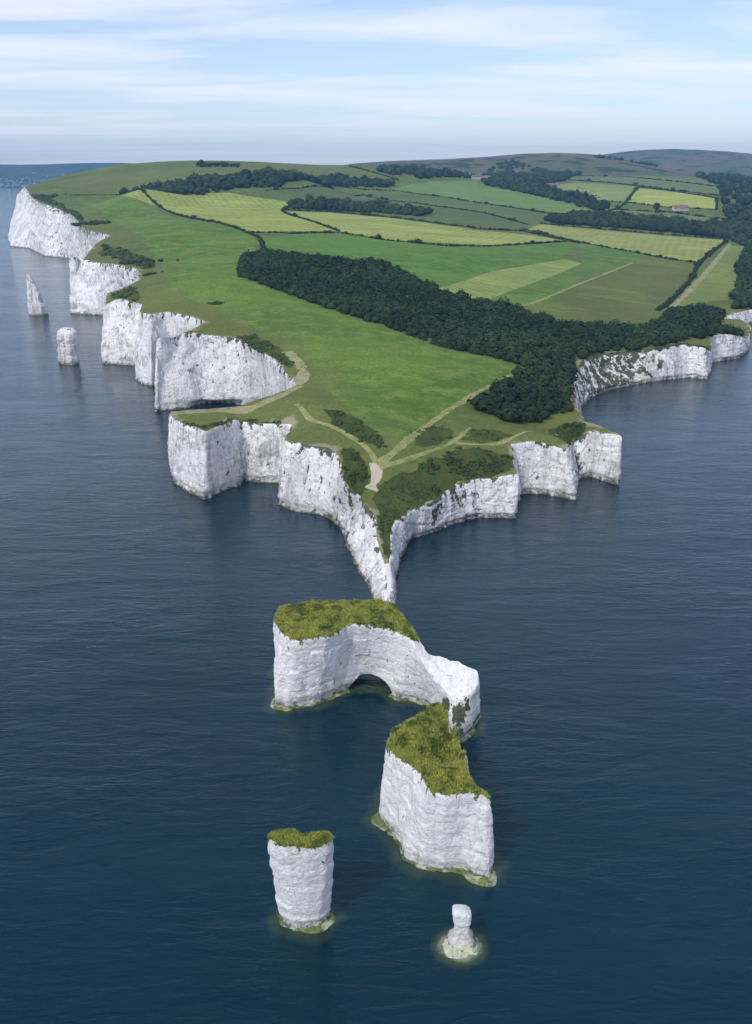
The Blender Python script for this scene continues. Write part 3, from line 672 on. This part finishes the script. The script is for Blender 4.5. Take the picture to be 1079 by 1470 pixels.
def lathe_stack(name, rings, label, seed, amp, reach=1.5, mat='clean_chalk', rows=40, n=90, group=None, veg=.1, block=0., tilt=0.):
    """rings: (pixel left, pixel right, pixel row, z, depth factor) from the water up; real cross-sections lofted between them"""
    L = []
    for ul, ur, v, z, dp in rings:
        Y = rings_y(rings[0]); a = at_yz(ul, z, Y); b_ = at_yz(ur, z, Y); L.append((a, b_, z, dp))
    zs = [l[2] for l in L]; Yc = rings_y(rings[0])
    base = np.array([.5*(L[0][0]+L[0][1]), Yc, 0.])
    root = link(name, None, label=label, cat='sea stack', group=group); root.location = base
    V = np.zeros((n, rows+1, 3)); tt = np.zeros((n, rows+1))
    for j in range(rows+1):
        z = -2. if j == 0 else zs[-1]*(j-1)/(rows-1)
        zc = max(z, 0); l = np.interp(zc, zs, [q[0] for q in L]); r_ = np.interp(zc, zs, [q[1] for q in L]); dp = np.interp(zc, zs, [q[3] for q in L])
        for i in range(n):
            th = 2*math.pi*i/n; ct, st = math.cos(th), math.sin(th)
            ex = .75 if not block else .55; ct2 = math.copysign(abs(ct)**ex, ct); st2 = math.copysign(abs(st)**ex, st)
            rx = .5*(r_-l); x = .5*(l+r_)+rx*ct2; y = Yc+rx*dp*st2
            o = wall_offset(x, y, z, 0, .5 if rx < 8 else 1., amp)
            if block: o += block*noise.noise(Vector((x*.7, y*.7, z*.6)))+block*.5*noise.noise(Vector((x*2.1, y*2.1, z*1.8)))
            V[i, j] = (x+ct*o, y+st*o, z-(tilt*ct*rx*max(0., zc/zs[-1]-.5) if tilt else 0.)); tt[i, j] = zc/zs[-1]*.93
    me = wall_mesh('rock_face', V-base, tt, np.full(n, veg), True, False)
    bm = bmesh.new(); bm.from_mesh(me); bm.verts.ensure_lookup_table(); m = rows+1
    c0 = V[:, -1].mean(0)-base+np.array([0, 0, (.10 if not block else .0)*(L[-1][1]-L[-1][0])]); cv = bm.verts.new(c0); bm.verts.ensure_lookup_table()
    for i in range(n):
        f = bm.faces.new([bm.verts[i*m+m-1], bm.verts[((i+1) % n)*m+m-1], cv]); f.smooth = True
    bm.to_mesh(me); bm.free()
    for nm in ('t', 'veg'): me.attributes[nm].data[len(me.vertices)-1].value = .8 if nm == 't' else veg
    link('rock_face', me, M[mat], root)
    if reach: link('ledge', ledge_mesh('ledge', V[:, 1, :2]-base[:2], reach, seed, .5), M['algae'], root)
    FOOT.append((V[:, 1, :2].copy(), .3, 4.))
    return root
def rings_y(r0): return at(.5*(r0[0]+r0[1]), r0[2])[1] + .5*(at(r0[1], r0[2])[0]-at(r0[0], r0[2])[0])*r0[4]*.8
def at_yz(u, z, Y):
    # world x of pixel column u for a point at depth Y and height z
    depth = Y*cp+(CAM_H-z)*sp; return (u-CX)/F*depth
lathe_stack('sea_stack', [(85,114,523,0,.8),(83.5,113,500,9,.8),(81,111,487,15,.8),(81,110,478,18.5,.75),(85,105,473,20.8,.7)], 'blunt square white pinnacle with a rounded top off the left cliffs', 5, 1.15, .8, 'chalk', group='pinnacles off the left cliffs', veg=.35)
lathe_stack('sea_stack', [(42,68,453,0,.8),(40,66,440,7,.8),(38.5,58,422,17,.75),(37.5,48,405,26,.7),(37,41,396,31.5,.6),(37,38.5,393,33,.5)], 'tall sharp white needle pinnacle off the left cliffs', 6, 1.0, .8, 'chalk', group='pinnacles off the left cliffs')
st = lathe_stack('sea_stack', [(640,682,1362,0,.9),(643,681,1358,.5,.9),(647,678,1352,1.0,.9),(650,675,1346,1.5,.9),(651.5,673,1340,2.0,.85),(651.5,672.5,1325,3.9,.85),(650,675.5,1320,4.2,.85),(649.5,676,1308,6.0,.85),(650.5,675,1303,6.3,.8)], 'short pale rock stump on a submerged mound in front of the islands', 9, .12, 0, 'clean_chalk', rows=60, n=120, block=.15, tilt=.5)
V_ = [(0, -1, .6)]; F_ = []; nr, na = 14, 72
for i in range(1, nr+1):
    f = i/nr
    for j in range(na):
        a = 2*math.pi*j/na; rr = f*(3.7+.9*noise.noise(Vector((math.cos(a)*1.4, math.sin(a)*1.4, 8)))); x, y = rr*math.cos(a)-.3, rr*.82*math.sin(a)-1.1
        V_.append((x, y, .75-1.25*f*f+.30*noise.noise(Vector((x*.9, y*.9, 3)))+.15*noise.noise(Vector((x*2.4, y*2.4, 5)))))
for j in range(na): F_.append((0, 1+j, 1+(j+1) % na, 1+(j+1) % na))
me = bpy.data.meshes.new('mound'); fs_ = [f[:3] for f in F_]
for i in range(nr-1):
    for j in range(na): k = 1+i*na; fs_.append((k+j, k+na+j, k+na+(j+1) % na, k+(j+1) % na))
me.from_pydata(V_, [], fs_); me.polygons.foreach_set('use_smooth', np.ones(len(me.polygons), bool)); me.update()
link('mound', me, M['pale_ledge'], st)
th = np.linspace(0, 2*math.pi, 60, endpoint=False)
FOOT.append((np.vstack([np.c_[np.cos(th)*q_-.3, np.sin(th)*q_*.8-1.2] for q_ in (1., 2., 2.9)])+np.array(st.location)[:2], 1.5, 2.6))
# ------------------------------------------------------------------ sea sheet (colour follows the shallow ledges)
gx, gy = np.meshgrid(gxs, gys); SP = np.c_[gx.ravel(), gy.ravel()]; sh = np.zeros(len(SP))
sel = np.where((np.abs(SP[:, 0]) < 160) & (SP[:, 1] > 80) & (SP[:, 1] < 345))[0]
for ring, wgt, fall in FOOT:
    if ring[:, 1].min() > 300: continue
    d = np.sqrt(((SP[sel][:, None]-ring[None, ::2])**2).sum(-1).min(1)); sh[sel] = np.maximum(sh[sel], wgt*np.clip(1-d/fall, 0, 1))
nx, ny = len(gxs), len(gys); I = np.arange(nx*ny).reshape(ny, nx)
q = np.stack([I[:-1, :-1], I[:-1, 1:], I[1:, 1:], I[1:, :-1]], -1).reshape(-1, 4)
link('sea', mesh_np('sea', np.c_[SP, np.zeros(len(SP))], q, True, {'shallow': sh}), M['sea'], label='dark blue rippled sea around the headland', kind='structure')

# ------------------------------------------------------------------ vegetation
def ico(sub):
    bm = bmesh.new(); bmesh.ops.create_icosphere(bm, subdivisions=sub, radius=1); V = np.array([v.co[:] for v in bm.verts]); Fc = np.array([[v.index for v in f.verts] for f in bm.faces]); bm.free(); return V, Fc
I1, I2 = ico(1), ico(2)
def crown_template(seed, leaves, sub=1, flat=.85):
    r_ = np.random.default_rng(seed); V, Fc = (I1 if sub == 1 else I2); V = V.copy()
    for i in range(len(V)): V[i] *= .80+.42*noise.noise(Vector(V[i]*1.6)+Vector((seed*3.1, 0, 0)))
    d = r_.normal(size=(leaves, 3)); d[:, 2] = np.abs(d[:, 2])*1.1-.25; d /= np.linalg.norm(d, axis=1)[:, None]
    rad = np.array([.86+.42*noise.noise(Vector(x*1.6)+Vector((seed*3.1, 0, 0))) for x in d])*r_.uniform(.82, 1.10, leaves)
    c_ = d*rad[:, None]; a = np.cross(d, r_.normal(size=(leaves, 3))); a /= np.linalg.norm(a, axis=1)[:, None]; b2 = np.cross(d, a)
    a = a+d*r_.normal(0, .5, (leaves, 1)); s = r_.uniform(.10, .22, (leaves, 1))
    LV = np.stack([c_-a*s-b2*s*.7, c_+a*s-b2*s*.7, c_+b2*s*1.1], 1).reshape(-1, 3)
    Fa = np.r_[Fc, np.arange(leaves*3).reshape(-1, 3)+len(V)]; Va = np.r_[V, LV]; Va[:, 2] *= flat
    return Va, Fa
TPL = [crown_template(i, 70) for i in range(6)]; TPL_S = [crown_template(20+i, 26) for i in range(5)]; TPL_B = [crown_template(40+i, 160, 2) for i in range(4)]
def foliage(name, P, rad, tpl, seed, squash=(.8, 1.1), tint=None, smooth=False):
    """P (n,3) crown centres; one merged mesh"""
    r_ = np.random.default_rng(seed); Vs, Fs, Ts = [], [], []; o = 0
    for i in range(len(P)):
        V, Fc = tpl[r_.integers(len(tpl))]; an = r_.uniform(0, 6.283); ca, sa = math.cos(an), math.sin(an); s = rad[i]
        W = np.empty_like(V); W[:, 0] = (V[:, 0]*ca-V[:, 1]*sa)*s; W[:, 1] = (V[:, 0]*sa+V[:, 1]*ca)*s; W[:, 2] = V[:, 2]*s*r_.uniform(*squash)
        Vs.append(W+P[i]); Fs.append(Fc+o); o += len(V); Ts.append(np.full(len(V), r_.uniform(0, 1) if tint is None else tint[i]))
    return mesh_np(name, np.vstack(Vs), np.vstack(Fs), smooth, {'tint': np.concatenate(Ts)})
def fill(pxs, step, jitter=.45):
    poly = hits(pxs); lo, hi = poly.min(0), poly.max(0)
    gx, gy = np.meshgrid(np.arange(lo[0], hi[0], step), np.arange(lo[1], hi[1], step)); g = np.c_[gx.ravel(), gy.ravel()]+rng.uniform(-jitter, jitter, (gx.size, 2))*step
    g = g[inside(g, poly) & inside(g, OUTLINE)]; return g
def wood(pxs, step, r, label, name='wood', mat='wood', tpl=None, seed=1, lift=.5, vary=.35):
    g = fill(pxs, step); r_ = np.random.default_rng(seed)
    if name == 'scrub': g = g[np.array([noise.noise(Vector((p[0]*.14, p[1]*.14, seed)))+.5*noise.noise(Vector((p[0]*.5, p[1]*.5, seed))) for p in g]) > .0]+r_.normal(0, .7, (1, 2))
    rad = r*r_.uniform(1-vary, 1+vary, len(g))*np.where(r_.random(len(g)) < .12, 1.35, 1.)
    rad *= np.array([1+.35*noise.noise(Vector((p[0]*.02, p[1]*.02, seed))) for p in g])
    P = np.c_[g, ground_z(g)+rad*lift]
    print(name, label, len(g))
    tint = np.clip([.5+.9*noise.noise(Vector((p[0]*.018, p[1]*.018, seed+5)))+.7*noise.noise(Vector((p[0]*.11, p[1]*.11, seed))) for p in g]+r_.normal(0, .18, len(g)), 0, 1)
    return link(name, foliage(name, P, rad, tpl or TPL, seed, (.65, 1.25), tint), M[mat], label=label, kind='stuff')
wood([(345,378),(375,362),(430,368),(500,378),(545,380),(600,405),(650,428),(720,442),(800,466),(870,474),(935,470),(960,450),(1010,440),(1038,450),(1030,470),(1000,480),(960,494),(905,503),(862,506),(827,521),(812,560),(818,590),(770,606),(720,606),(680,586),(720,552),(765,532),(700,512),(640,502),(560,472),(470,442),(400,418),(345,398)], 3.9, 2.9, 'dark dense wood across the middle of the headland', seed=1, lift=.45, vary=.5)
wood([(985,476),(1030,472),(1062,479),(1068,484),(1030,483),(995,487)], 4.2, 3., 'small wood on the cliff top at the far end of the bay', seed=35)
wood([(165,278),(230,268),(270,262),(350,254),(480,256),(560,262),(572,268),(480,267),(400,269),(330,273),(250,278)], 9, 6.5, 'dark belt of trees below the left skyline', seed=2, tpl=TPL_S)
wood([(412,300),(424,290),(480,291),(540,294),(620,306),(600,311),(540,306),(470,303)], 8, 5, 'dark belt of trees behind the long yellow field', seed=3, tpl=TPL_S)
wood([(780,316),(830,308),(900,312),(1000,324),(1085,326),(1085,346),(1045,343),(960,334),(880,327),(800,322)], 8, 6, 'dark tree belt beyond the pale field by the chalk track', seed=4, tpl=TPL_S)
wood([(1050,346),(1085,340),(1085,445),(1055,446),(1052,432),(1059,410),(1059,382),(1074,356)], 6, 4.5, 'dark wood at the right edge above the bay', seed=5, tpl=TPL_S)
wood([(590,246),(640,240),(745,240),(795,238),(832,246),(800,262),(775,272),(720,262),(690,256),(600,258)], 17, 8.5, 'scattered woodland around the farmhouses below the brown hill', seed=6, tpl=TPL_S)
wood([(1000,245),(1085,232),(1085,300),(1035,298),(1032,268),(1005,256)], 30, 9, 'dark wood at the right below the blue hill', seed=8, tpl=TPL_S)
wood([(278,238),(300,236.5),(342,237.5),(342,240),(290,240)], 8, 3.6, 'small dark tree clump on the left skyline', seed=9, tpl=TPL_S)

wood([(690,261),(730,263),(790,274),(840,289),(872,300),(862,305),(800,289),(740,275),(700,267)], 13, 7, 'ragged row of trees below the farmhouses along the light field', seed=31, tpl=TPL_S)
wood([(1034,300),(1085,300),(1085,326),(1050,319)], 14, 7.5, 'dark trees at the right edge beside the small bright yellow field', seed=32, tpl=TPL_S)
wood([(885,322),(930,318),(1000,322),(1085,326),(1085,336),(1000,330),(930,326)], 9, 6.5, 'tall trees standing in the tree belt on the right', seed=33, tpl=TPL_S)
wood([(540,246),(600,240),(640,240),(645,246),(600,250),(560,252)], 16, 8, 'wood on the slope left of the farmhouses', seed=34, tpl=TPL_S)
# low scrub on the slopes
for i, (lb, pxs, stp, rr) in enumerate(SCRUBS):
    wood(pxs, stp, rr, 'dark low plants growing on ' + lb, 'scrub', 'scrub', TPL_S, 11+i, -.1, .5)

# single bushes on the cliff tops
def bush(u, v, r, label, seed, sx=1.6):
    p = hit(u, v); z = ground_z([p])[0]; r_ = np.random.default_rng(seed); root = link('bush', None, label=label, cat='bush', group='bushes along the left clifftop'); root.location = (p[0], p[1], z)
    n = 26; P = np.c_[r_.normal(0, r*.62*sx, n), r_.normal(0, r*.5, n), np.zeros(n)]; q = P[:, :2]+p; P[:, 2] = ground_z(q)-z+r*.10
    link('foliage', foliage('foliage', P, r*r_.uniform(.18, .62, n)*np.exp(-.12*(P[:, 0]/r)**2), TPL, seed, (.45, .95)), M['scrub'], root)
    bm = bmesh.new(); bmesh.ops.create_cone(bm, cap_ends=True, segments=7, radius1=.3, radius2=.15, depth=r); me = bpy.data.meshes.new('stem'); bm.to_mesh(me); bm.free(); link('stem', me, M['bark'], root)
for i, (u, v, r, lb) in enumerate([(130,322,11,'large dark bush at the rim of the far high cliff'),(70,283,9,'dark bush near the top of the far high cliff'),(206,378,8.5,'wide dark bush above the second cliff bay'),(212,395,4,'small dark bush below the wide clifftop bush'),(175,362,3,'little bush on the grass knoll between far cliff and second bay'),(310,436,2.5,'tiny bush on the meadow edge above the cliff gully')]):
    bush(u, v, r, lb, 60+i)

# hedges
HEDGES = [
 ('dark hedge along the left side of the pale mown field',[(172,280),(230,298),(300,318),(350,332),(372,342),(380,360)],1.6),
 ('thin hedge across the top of the clifftop meadow',[(98,281),(130,280),(172,280)],1.3),
 ('long hedge between the yellow fields and the bright green field',[(350,334),(420,335.5),(487,334.5),(560,346),(640,353),(700,354),(810,347)],1.5),
 ('kinked hedge at the right end of the pale mown field',[(422,291),(404,303),(416,309),(440,316),(487,333)],1.6),
 ('hedge along the far side of the long middle yellow field',[(412,302),(470,304),(560,312),(690,329),(750,332),(808,345),(830,349)],1.8),
 ('hedge below the pale field that ends at the chalk track',[(750,329),(820,346),(880,357),(960,372),(1003,378)],1.5),
 ('short hedge beside the upper chalk track',[(1003,379),(1022,362),(1044,346)],1.8),
 ('hedge along the far side of the field ending at the track',[(1044,344),(950,336.5),(840,327),(775,321)],1.6),
 ('hedge under the light green sloping field',[(480,267),(570,274),(640,283),(700,293),(790,307),(850,308),(888,299)],1.8),
 ('hedge through the dull green field strips',[(380,274),(430,271),(520,280),(600,292),(700,307),(758,323)],1.6),
 ('hedge between the yellowish and the bright yellow far fields',[(888,299),(899,291),(917,269)],2.2),
 ('hedge around the small bright yellow field',[(899,291),(960,298),(1028,301),(1028,285),(975,276),(917,269)],2.0),
 ('hedge below the yellowish field beyond the farm',[(785,265),(800,278),(850,288),(897,291)],2.0),
 ('ragged hedge between the rough field and the chalk track',[(1001,381),(991,403),(965,430),(945,446)],1.8),
 ('hedge climbing over the down on the skyline',[(500,239),(535,248),(572,259)],2.2),
 ('hedge below the faint striped field',[(812,258),(880,263),(960,273),(1030,281)],2.2),
 ('hedge across the striped fields under the blue hill',[(830,253),(900,254),(980,262),(1030,268)],2.2),
 ('hedge above the olive field strip',[(880,301),(960,305),(1045,316)],2.2),
]
for i, (lb, pxs, hr) in enumerate(HEDGES):
    L = densify(hits(pxs), 2.2*max(1, hits(pxs)[:, 1].mean()/900), False); r_ = np.random.default_rng(100+i)
    L = L+r_.normal(0, .35, L.shape); rad = hr*r_.uniform(.6, 1.35, len(L))*np.where(r_.random(len(L)) < .05, 2.0, 1.)*(.8+.5*np.abs(np.sin(np.arange(len(L))*.37)))
    root = link('hedge', None, label=lb, cat='hedge', group='hedges between the fields'); root.location = (L[0, 0], L[0, 1], ground_z(L[:1])[0])
    P = np.c_[L, ground_z(L)+rad*.3]-np.array(root.location)
    link('foliage', foliage('foliage', P, rad, TPL_S, 200+i), M['hedge'], root)

# ------------------------------------------------------------------ far hills and shore
def ridge(name, label, sky_px, Y0, front, z_front, back, mat, step=40, rough=6., nd=40, foot=None):
    """a hill whose crest follows the skyline at depth Y0, falling to z_front at Y0-front"""
    us = np.array([p[0] for p in sky_px], float); vs = np.array([p[1] for p in sky_px], float)
    U = np.linspace(us[0], us[-1], int((us[-1]-us[0])/4)); Vv = np.interp(U, us, vs)
    for _ in range(4): Vv = np.convolve(np.r_[Vv[0], Vv, Vv[-1]], [.25, .5, .25], 'valid')
    C = np.array([at_y(u, v, Y0) for u, v in zip(U, Vv)]); rows = []
    for j in range(nd+12):
        f = j/nd
        Y = Y0-front*(1-f) if f <= 1 else Y0+back*(f-1)*nd/11
        if f <= 1: k = 3*f*f-2*f*f*f
        else: k = 1-.75*((f-1)*nd/11)**1.3
        z = z_front+(C[:, 2]-z_front)*k
        bumps = np.array([fbm(x*.0022, Y*.0022, 3., 5) for x in C[:, 0]])*rough*min(1, 2.5*(1-abs(2*min(f, 1)-1)))
        rows.append(np.c_[C[:, 0]*(1+(Y-Y0)/Y0*0.0), np.full(len(C), Y), z+bumps])
    Vg = np.array(rows); a, b_ = Vg.shape[:2]; I = np.arange(a*b_).reshape(a, b_)
    q = np.stack([I[:-1, :-1], I[:-1, 1:], I[1:, 1:], I[1:, :-1]], -1).reshape(-1, 4)
    return link(name, mesh_np(name, Vg.reshape(-1, 3), q), mat, label=label, kind='structure'), Vg
bh, BV = ridge('hill', 'brown heath hill behind the farmhouses', [(380,252),(470,240),(510,234.5),(560,231),(640,228.5),(700,225),(750,220.5),(800,219.5),(840,221),(870,225),(900,232),(960,243),(1020,252)], 3300, 1000, 40, 900, M['hill'])
ridge('hill', 'long blue hill on the right skyline', [(700,246),(780,236),(840,228),(870,221),(910,216),(960,214),(1000,215.5),(1040,219),(1079,224),(1160,228),(1300,236)], 5600, 2000, 30, 1500, M['hill'], rough=14)
ridge('hill', 'dim low blue ridge at the right edge', [(930,250),(1000,238),(1040,232),(1079,228),(1160,226),(1300,232)], 4300, 1000, 30, 800, M['hill'], rough=10)
r_ = np.random.default_rng(91); hp = []
for k in range(5000):
    j = r_.integers(3, 36); i = r_.integers(0, BV.shape[1]); p = BV[j, i]
    if noise.noise(Vector((p[0]*.004, p[1]*.004, 6)))+.4*noise.noise(Vector((p[0]*.015, p[1]*.015, 2))) > .30+.008*j and p[2] > 55: hp.append(p+np.r_[r_.uniform(-12, 12), r_.uniform(-15, 15), 2])
hp = np.array(hp[:700]); print('hill trees', len(hp))
link('wood', foliage('wood', hp, r_.uniform(6, 11, len(hp)), TPL_S, 92), M['wood'], label='patches of dark woodland on the brown heath hill', kind='stuff')
fs, FV = ridge('shore', 'distant blue shore with a town across the water', [(-900,244),(-500,242),(-200,240),(-60,238.5),(20,236.5),(60,236),(110,234.5),(160,233.5),(230,235.5),(300,237),(420,240),(600,244)], 6800, 1420, -2, 1500, M['shore'], rough=16)
r_ = np.random.default_rng(77); bm = bmesh.new()
for k in range(900):
    j = int(abs(r_.normal(0, 8)))+3; i = r_.integers(FV.shape[1]//2, int(FV.shape[1]*.85))
    if j >= 26: continue
    p = FV[j, i]+np.r_[r_.uniform(-25, 25), r_.uniform(-15, 15), 0]; a = r_.uniform(3, 7); h = r_.uniform(3, 6); d = r_.uniform(3, 6); zz_ = p[2]-2
    co = [(-a, -d, 0), (a, -d, 0), (a, d, 0), (-a, d, 0), (-a, -d, h), (a, -d, h), (a, d, h), (-a, d, h), (-a, 0, h*1.6), (a, 0, h*1.6)]
    vs = [bm.verts.new((p[0]+x, p[1]+y, zz_+z)) for x, y, z in co]
    for f in ((0,1,5,4), (1,2,6,9,5), (2,3,7,6), (3,0,4,8,7), (4,5,9,8), (6,7,8,9)): bm.faces.new([vs[t] for t in f])
me = bpy.data.meshes.new('town'); bm.to_mesh(me); bm.free()
link('town', me, M['town'], label='speckle of pale houses on the distant shore', kind='stuff')

# ------------------------------------------------------------------ farmhouses
def house(u, v, L, W, Hh, rot, label, roofm, seed):
    p = hit(u, v); z = ground_z([p])[0]; root = link('farmhouse', None, label=label, cat='house', group='farmhouses below the brown hill'); root.location = (p[0], p[1], z-.3); root.rotation_euler = (0, 0, rot)
    def mk(name, vs, fs, mat, parent=root):
        me = bpy.data.meshes.new(name); me.from_pydata(vs, [], fs); me.update(); return link(name, me, mat, parent)
    l, w_ = L/2, W/2; rh = W*.42
    mk('wall', [(-l,-w_,0),(l,-w_,0),(l,w_,0),(-l,w_,0),(-l,-w_,Hh),(l,-w_,Hh),(l,w_,Hh),(-l,w_,Hh),(-l,0,Hh+rh),(l,0,Hh+rh)], [(0,1,5,4),(1,2,6,9,5),(2,3,7,6),(3,0,4,8,7)], M['wall'])
    e = .5; t = .25
    rf = mk('roof', [(-l-e,-w_-e,Hh-e*.84),(l+e,-w_-e,Hh-e*.84),(l+e,0,Hh+rh),(-l-e,0,Hh+rh),(l+e,w_+e,Hh-e*.84),(-l-e,w_+e,Hh-e*.84),(-l-e,-w_-e,Hh-e*.84+t),(l+e,-w_-e,Hh-e*.84+t),(l+e,0,Hh+rh+t),(-l-e,0,Hh+rh+t),(l+e,w_+e,Hh-e*.84+t),(-l-e,w_+e,Hh-e*.84+t)],
       [(6,7,8,9),(9,8,10,11),(0,3,2,1),(3,5,4,2),(0,1,7,6),(4,5,11,10),(1,2,8,7),(2,4,10,8),(3,0,6,9),(5,3,9,11)], roofm)
    c_ = l*.6; s = .5
    mk('chimney', [(c_+x*s, y*s, Hh+rh-.6+zz*2.2) for zz in (0, 1) for x, y in ((-1,-1),(1,-1),(1,1),(-1,1))], [(0,1,5,4),(1,2,6,5),(2,3,7,6),(3,0,4,7),(4,5,6,7)], M['wall'], rf)
    nw = max(2, int(L/4))
    for k in range(nw):
        x = -l+(k+.5)*L/nw
        for zz in ((1.0,) if Hh < 4 else (1.0, 3.6)):
            mk('window', [(x-.6,-w_-.06,zz),(x+.6,-w_-.06,zz),(x+.6,-w_-.06,zz+1.3),(x-.6,-w_-.06,zz+1.3),(x-.6,-w_+.02,zz),(x+.6,-w_+.02,zz),(x+.6,-w_+.02,zz+1.3),(x-.6,-w_+.02,zz+1.3)], [(0,1,2,3),(1,5,6,2),(4,0,3,7),(3,2,6,7),(0,4,5,1)], M['glass'])
    mk('door', [(-.5,-w_-.05,0),(.5,-w_-.05,0),(.5,-w_-.05,2.1),(-.5,-w_-.05,2.1),(-.5,-w_+.02,0),(.5,-w_+.02,0),(.5,-w_+.02,2.1),(-.5,-w_+.02,2.1)], [(0,1,2,3),(1,5,6,2),(4,0,3,7),(3,2,6,7)], M['bark'])
house(684,257.5,22,9,5.8,.15,'pale farmhouse with slate roof at the top of the light green field',M['roof'],1)
house(697,259,20,10,5.5,-.2,'second pale farmhouse just beside the slate-roofed one',M['brown_roof'],2)
house(793,269,26,10,4.2,.1,'long low barn beside the yellowish field beyond the farm',M['roof'],3)
house(976,302,24,10,4.2,.1,'low brown-roofed barn under the small bright yellow field',M['brown_roof'],4)
house(672,247,10,8,6.0,.3,'small pale house highest up the slope below the brown hill',M['brown_roof'],5)

# ------------------------------------------------------------------ single trees by the farm
def tree(u, v, r, label, seed):
    p = hit(u, v); z = ground_z([p])[0]; root = link('tree', None, label=label, cat='tree', group='single trees by the far fields'); root.location = (p[0], p[1], z)
    bm = bmesh.new(); bmesh.ops.create_cone(bm, cap_ends=True, segments=8, radius1=r*.09, radius2=r*.04, depth=r*1.2); bmesh.ops.translate(bm, verts=bm.verts, vec=(0, 0, r*.55))
    for k in range(4):
        an = k*1.6+seed; d = Vector((math.cos(an)*.6, math.sin(an)*.6, .75)).normalized(); m = d.to_track_quat('Z', 'Y').to_matrix().to_4x4(); m.translation = Vector((0, 0, r*.75))+d*r*.35
        bmesh.ops.create_cone(bm, cap_ends=True, segments=5, radius1=r*.04, radius2=r*.015, depth=r*.7, matrix=m)
    me = bpy.data.meshes.new('trunk'); bm.to_mesh(me); bm.free(); link('trunk', me, M['bark'], root)
    r_ = np.random.default_rng(seed); n = 7; P = np.c_[r_.normal(0, r*.4, (n, 2)), r*(1.15+r_.uniform(-.25, .45, n))]
    link('crown', foliage('crown', P, r*r_.uniform(.45, .7, n), TPL, seed), M['wood'], root)
for i, (u, v, r, lb) in enumerate([(818,288,9,'round dark tree in front of the yellowish field beyond the farm'),(838,291,9,'taller dark tree at the end of that yellowish field'),(862,307,7,'dark tree at the tip of the light sloping field'),(944,306,8,'dark tree beside the low brown-roofed barn'),(289,239,6,'round tree standing alone on the left skyline'),(601,262,9,'dark tree at the upper left corner of the light sloping field')]):
    tree(u, v, r, lb, 300+i)

# ------------------------------------------------------------------ haze
bm = bmesh.new(); bmesh.ops.create_cube(bm, size=1); bmesh.ops.scale(bm, vec=(19000, 17000, 300), verts=bm.verts); bmesh.ops.translate(bm, vec=(0, 500, 300/2-4), verts=bm.verts)
me = bpy.data.meshes.new('haze'); bm.to_mesh(me); bm.free()
hm = bpy.data.materials.new('haze_air'); hm.use_nodes = True; t = hm.node_tree; t.nodes.clear()
pv = t.nodes.new('ShaderNodeVolumePrincipled'); pv.inputs['Color'].default_value = (.27,.60,1,1); pv.inputs['Density'].default_value = 0.95e-4; pv.inputs['Anisotropy'].default_value = .1
oo = t.nodes.new('ShaderNodeOutputMaterial'); t.links.new(pv.outputs[0], oo.inputs['Volume'])
link('haze', me, hm, label='thin blue summer haze over sea and land', kind='stuff')
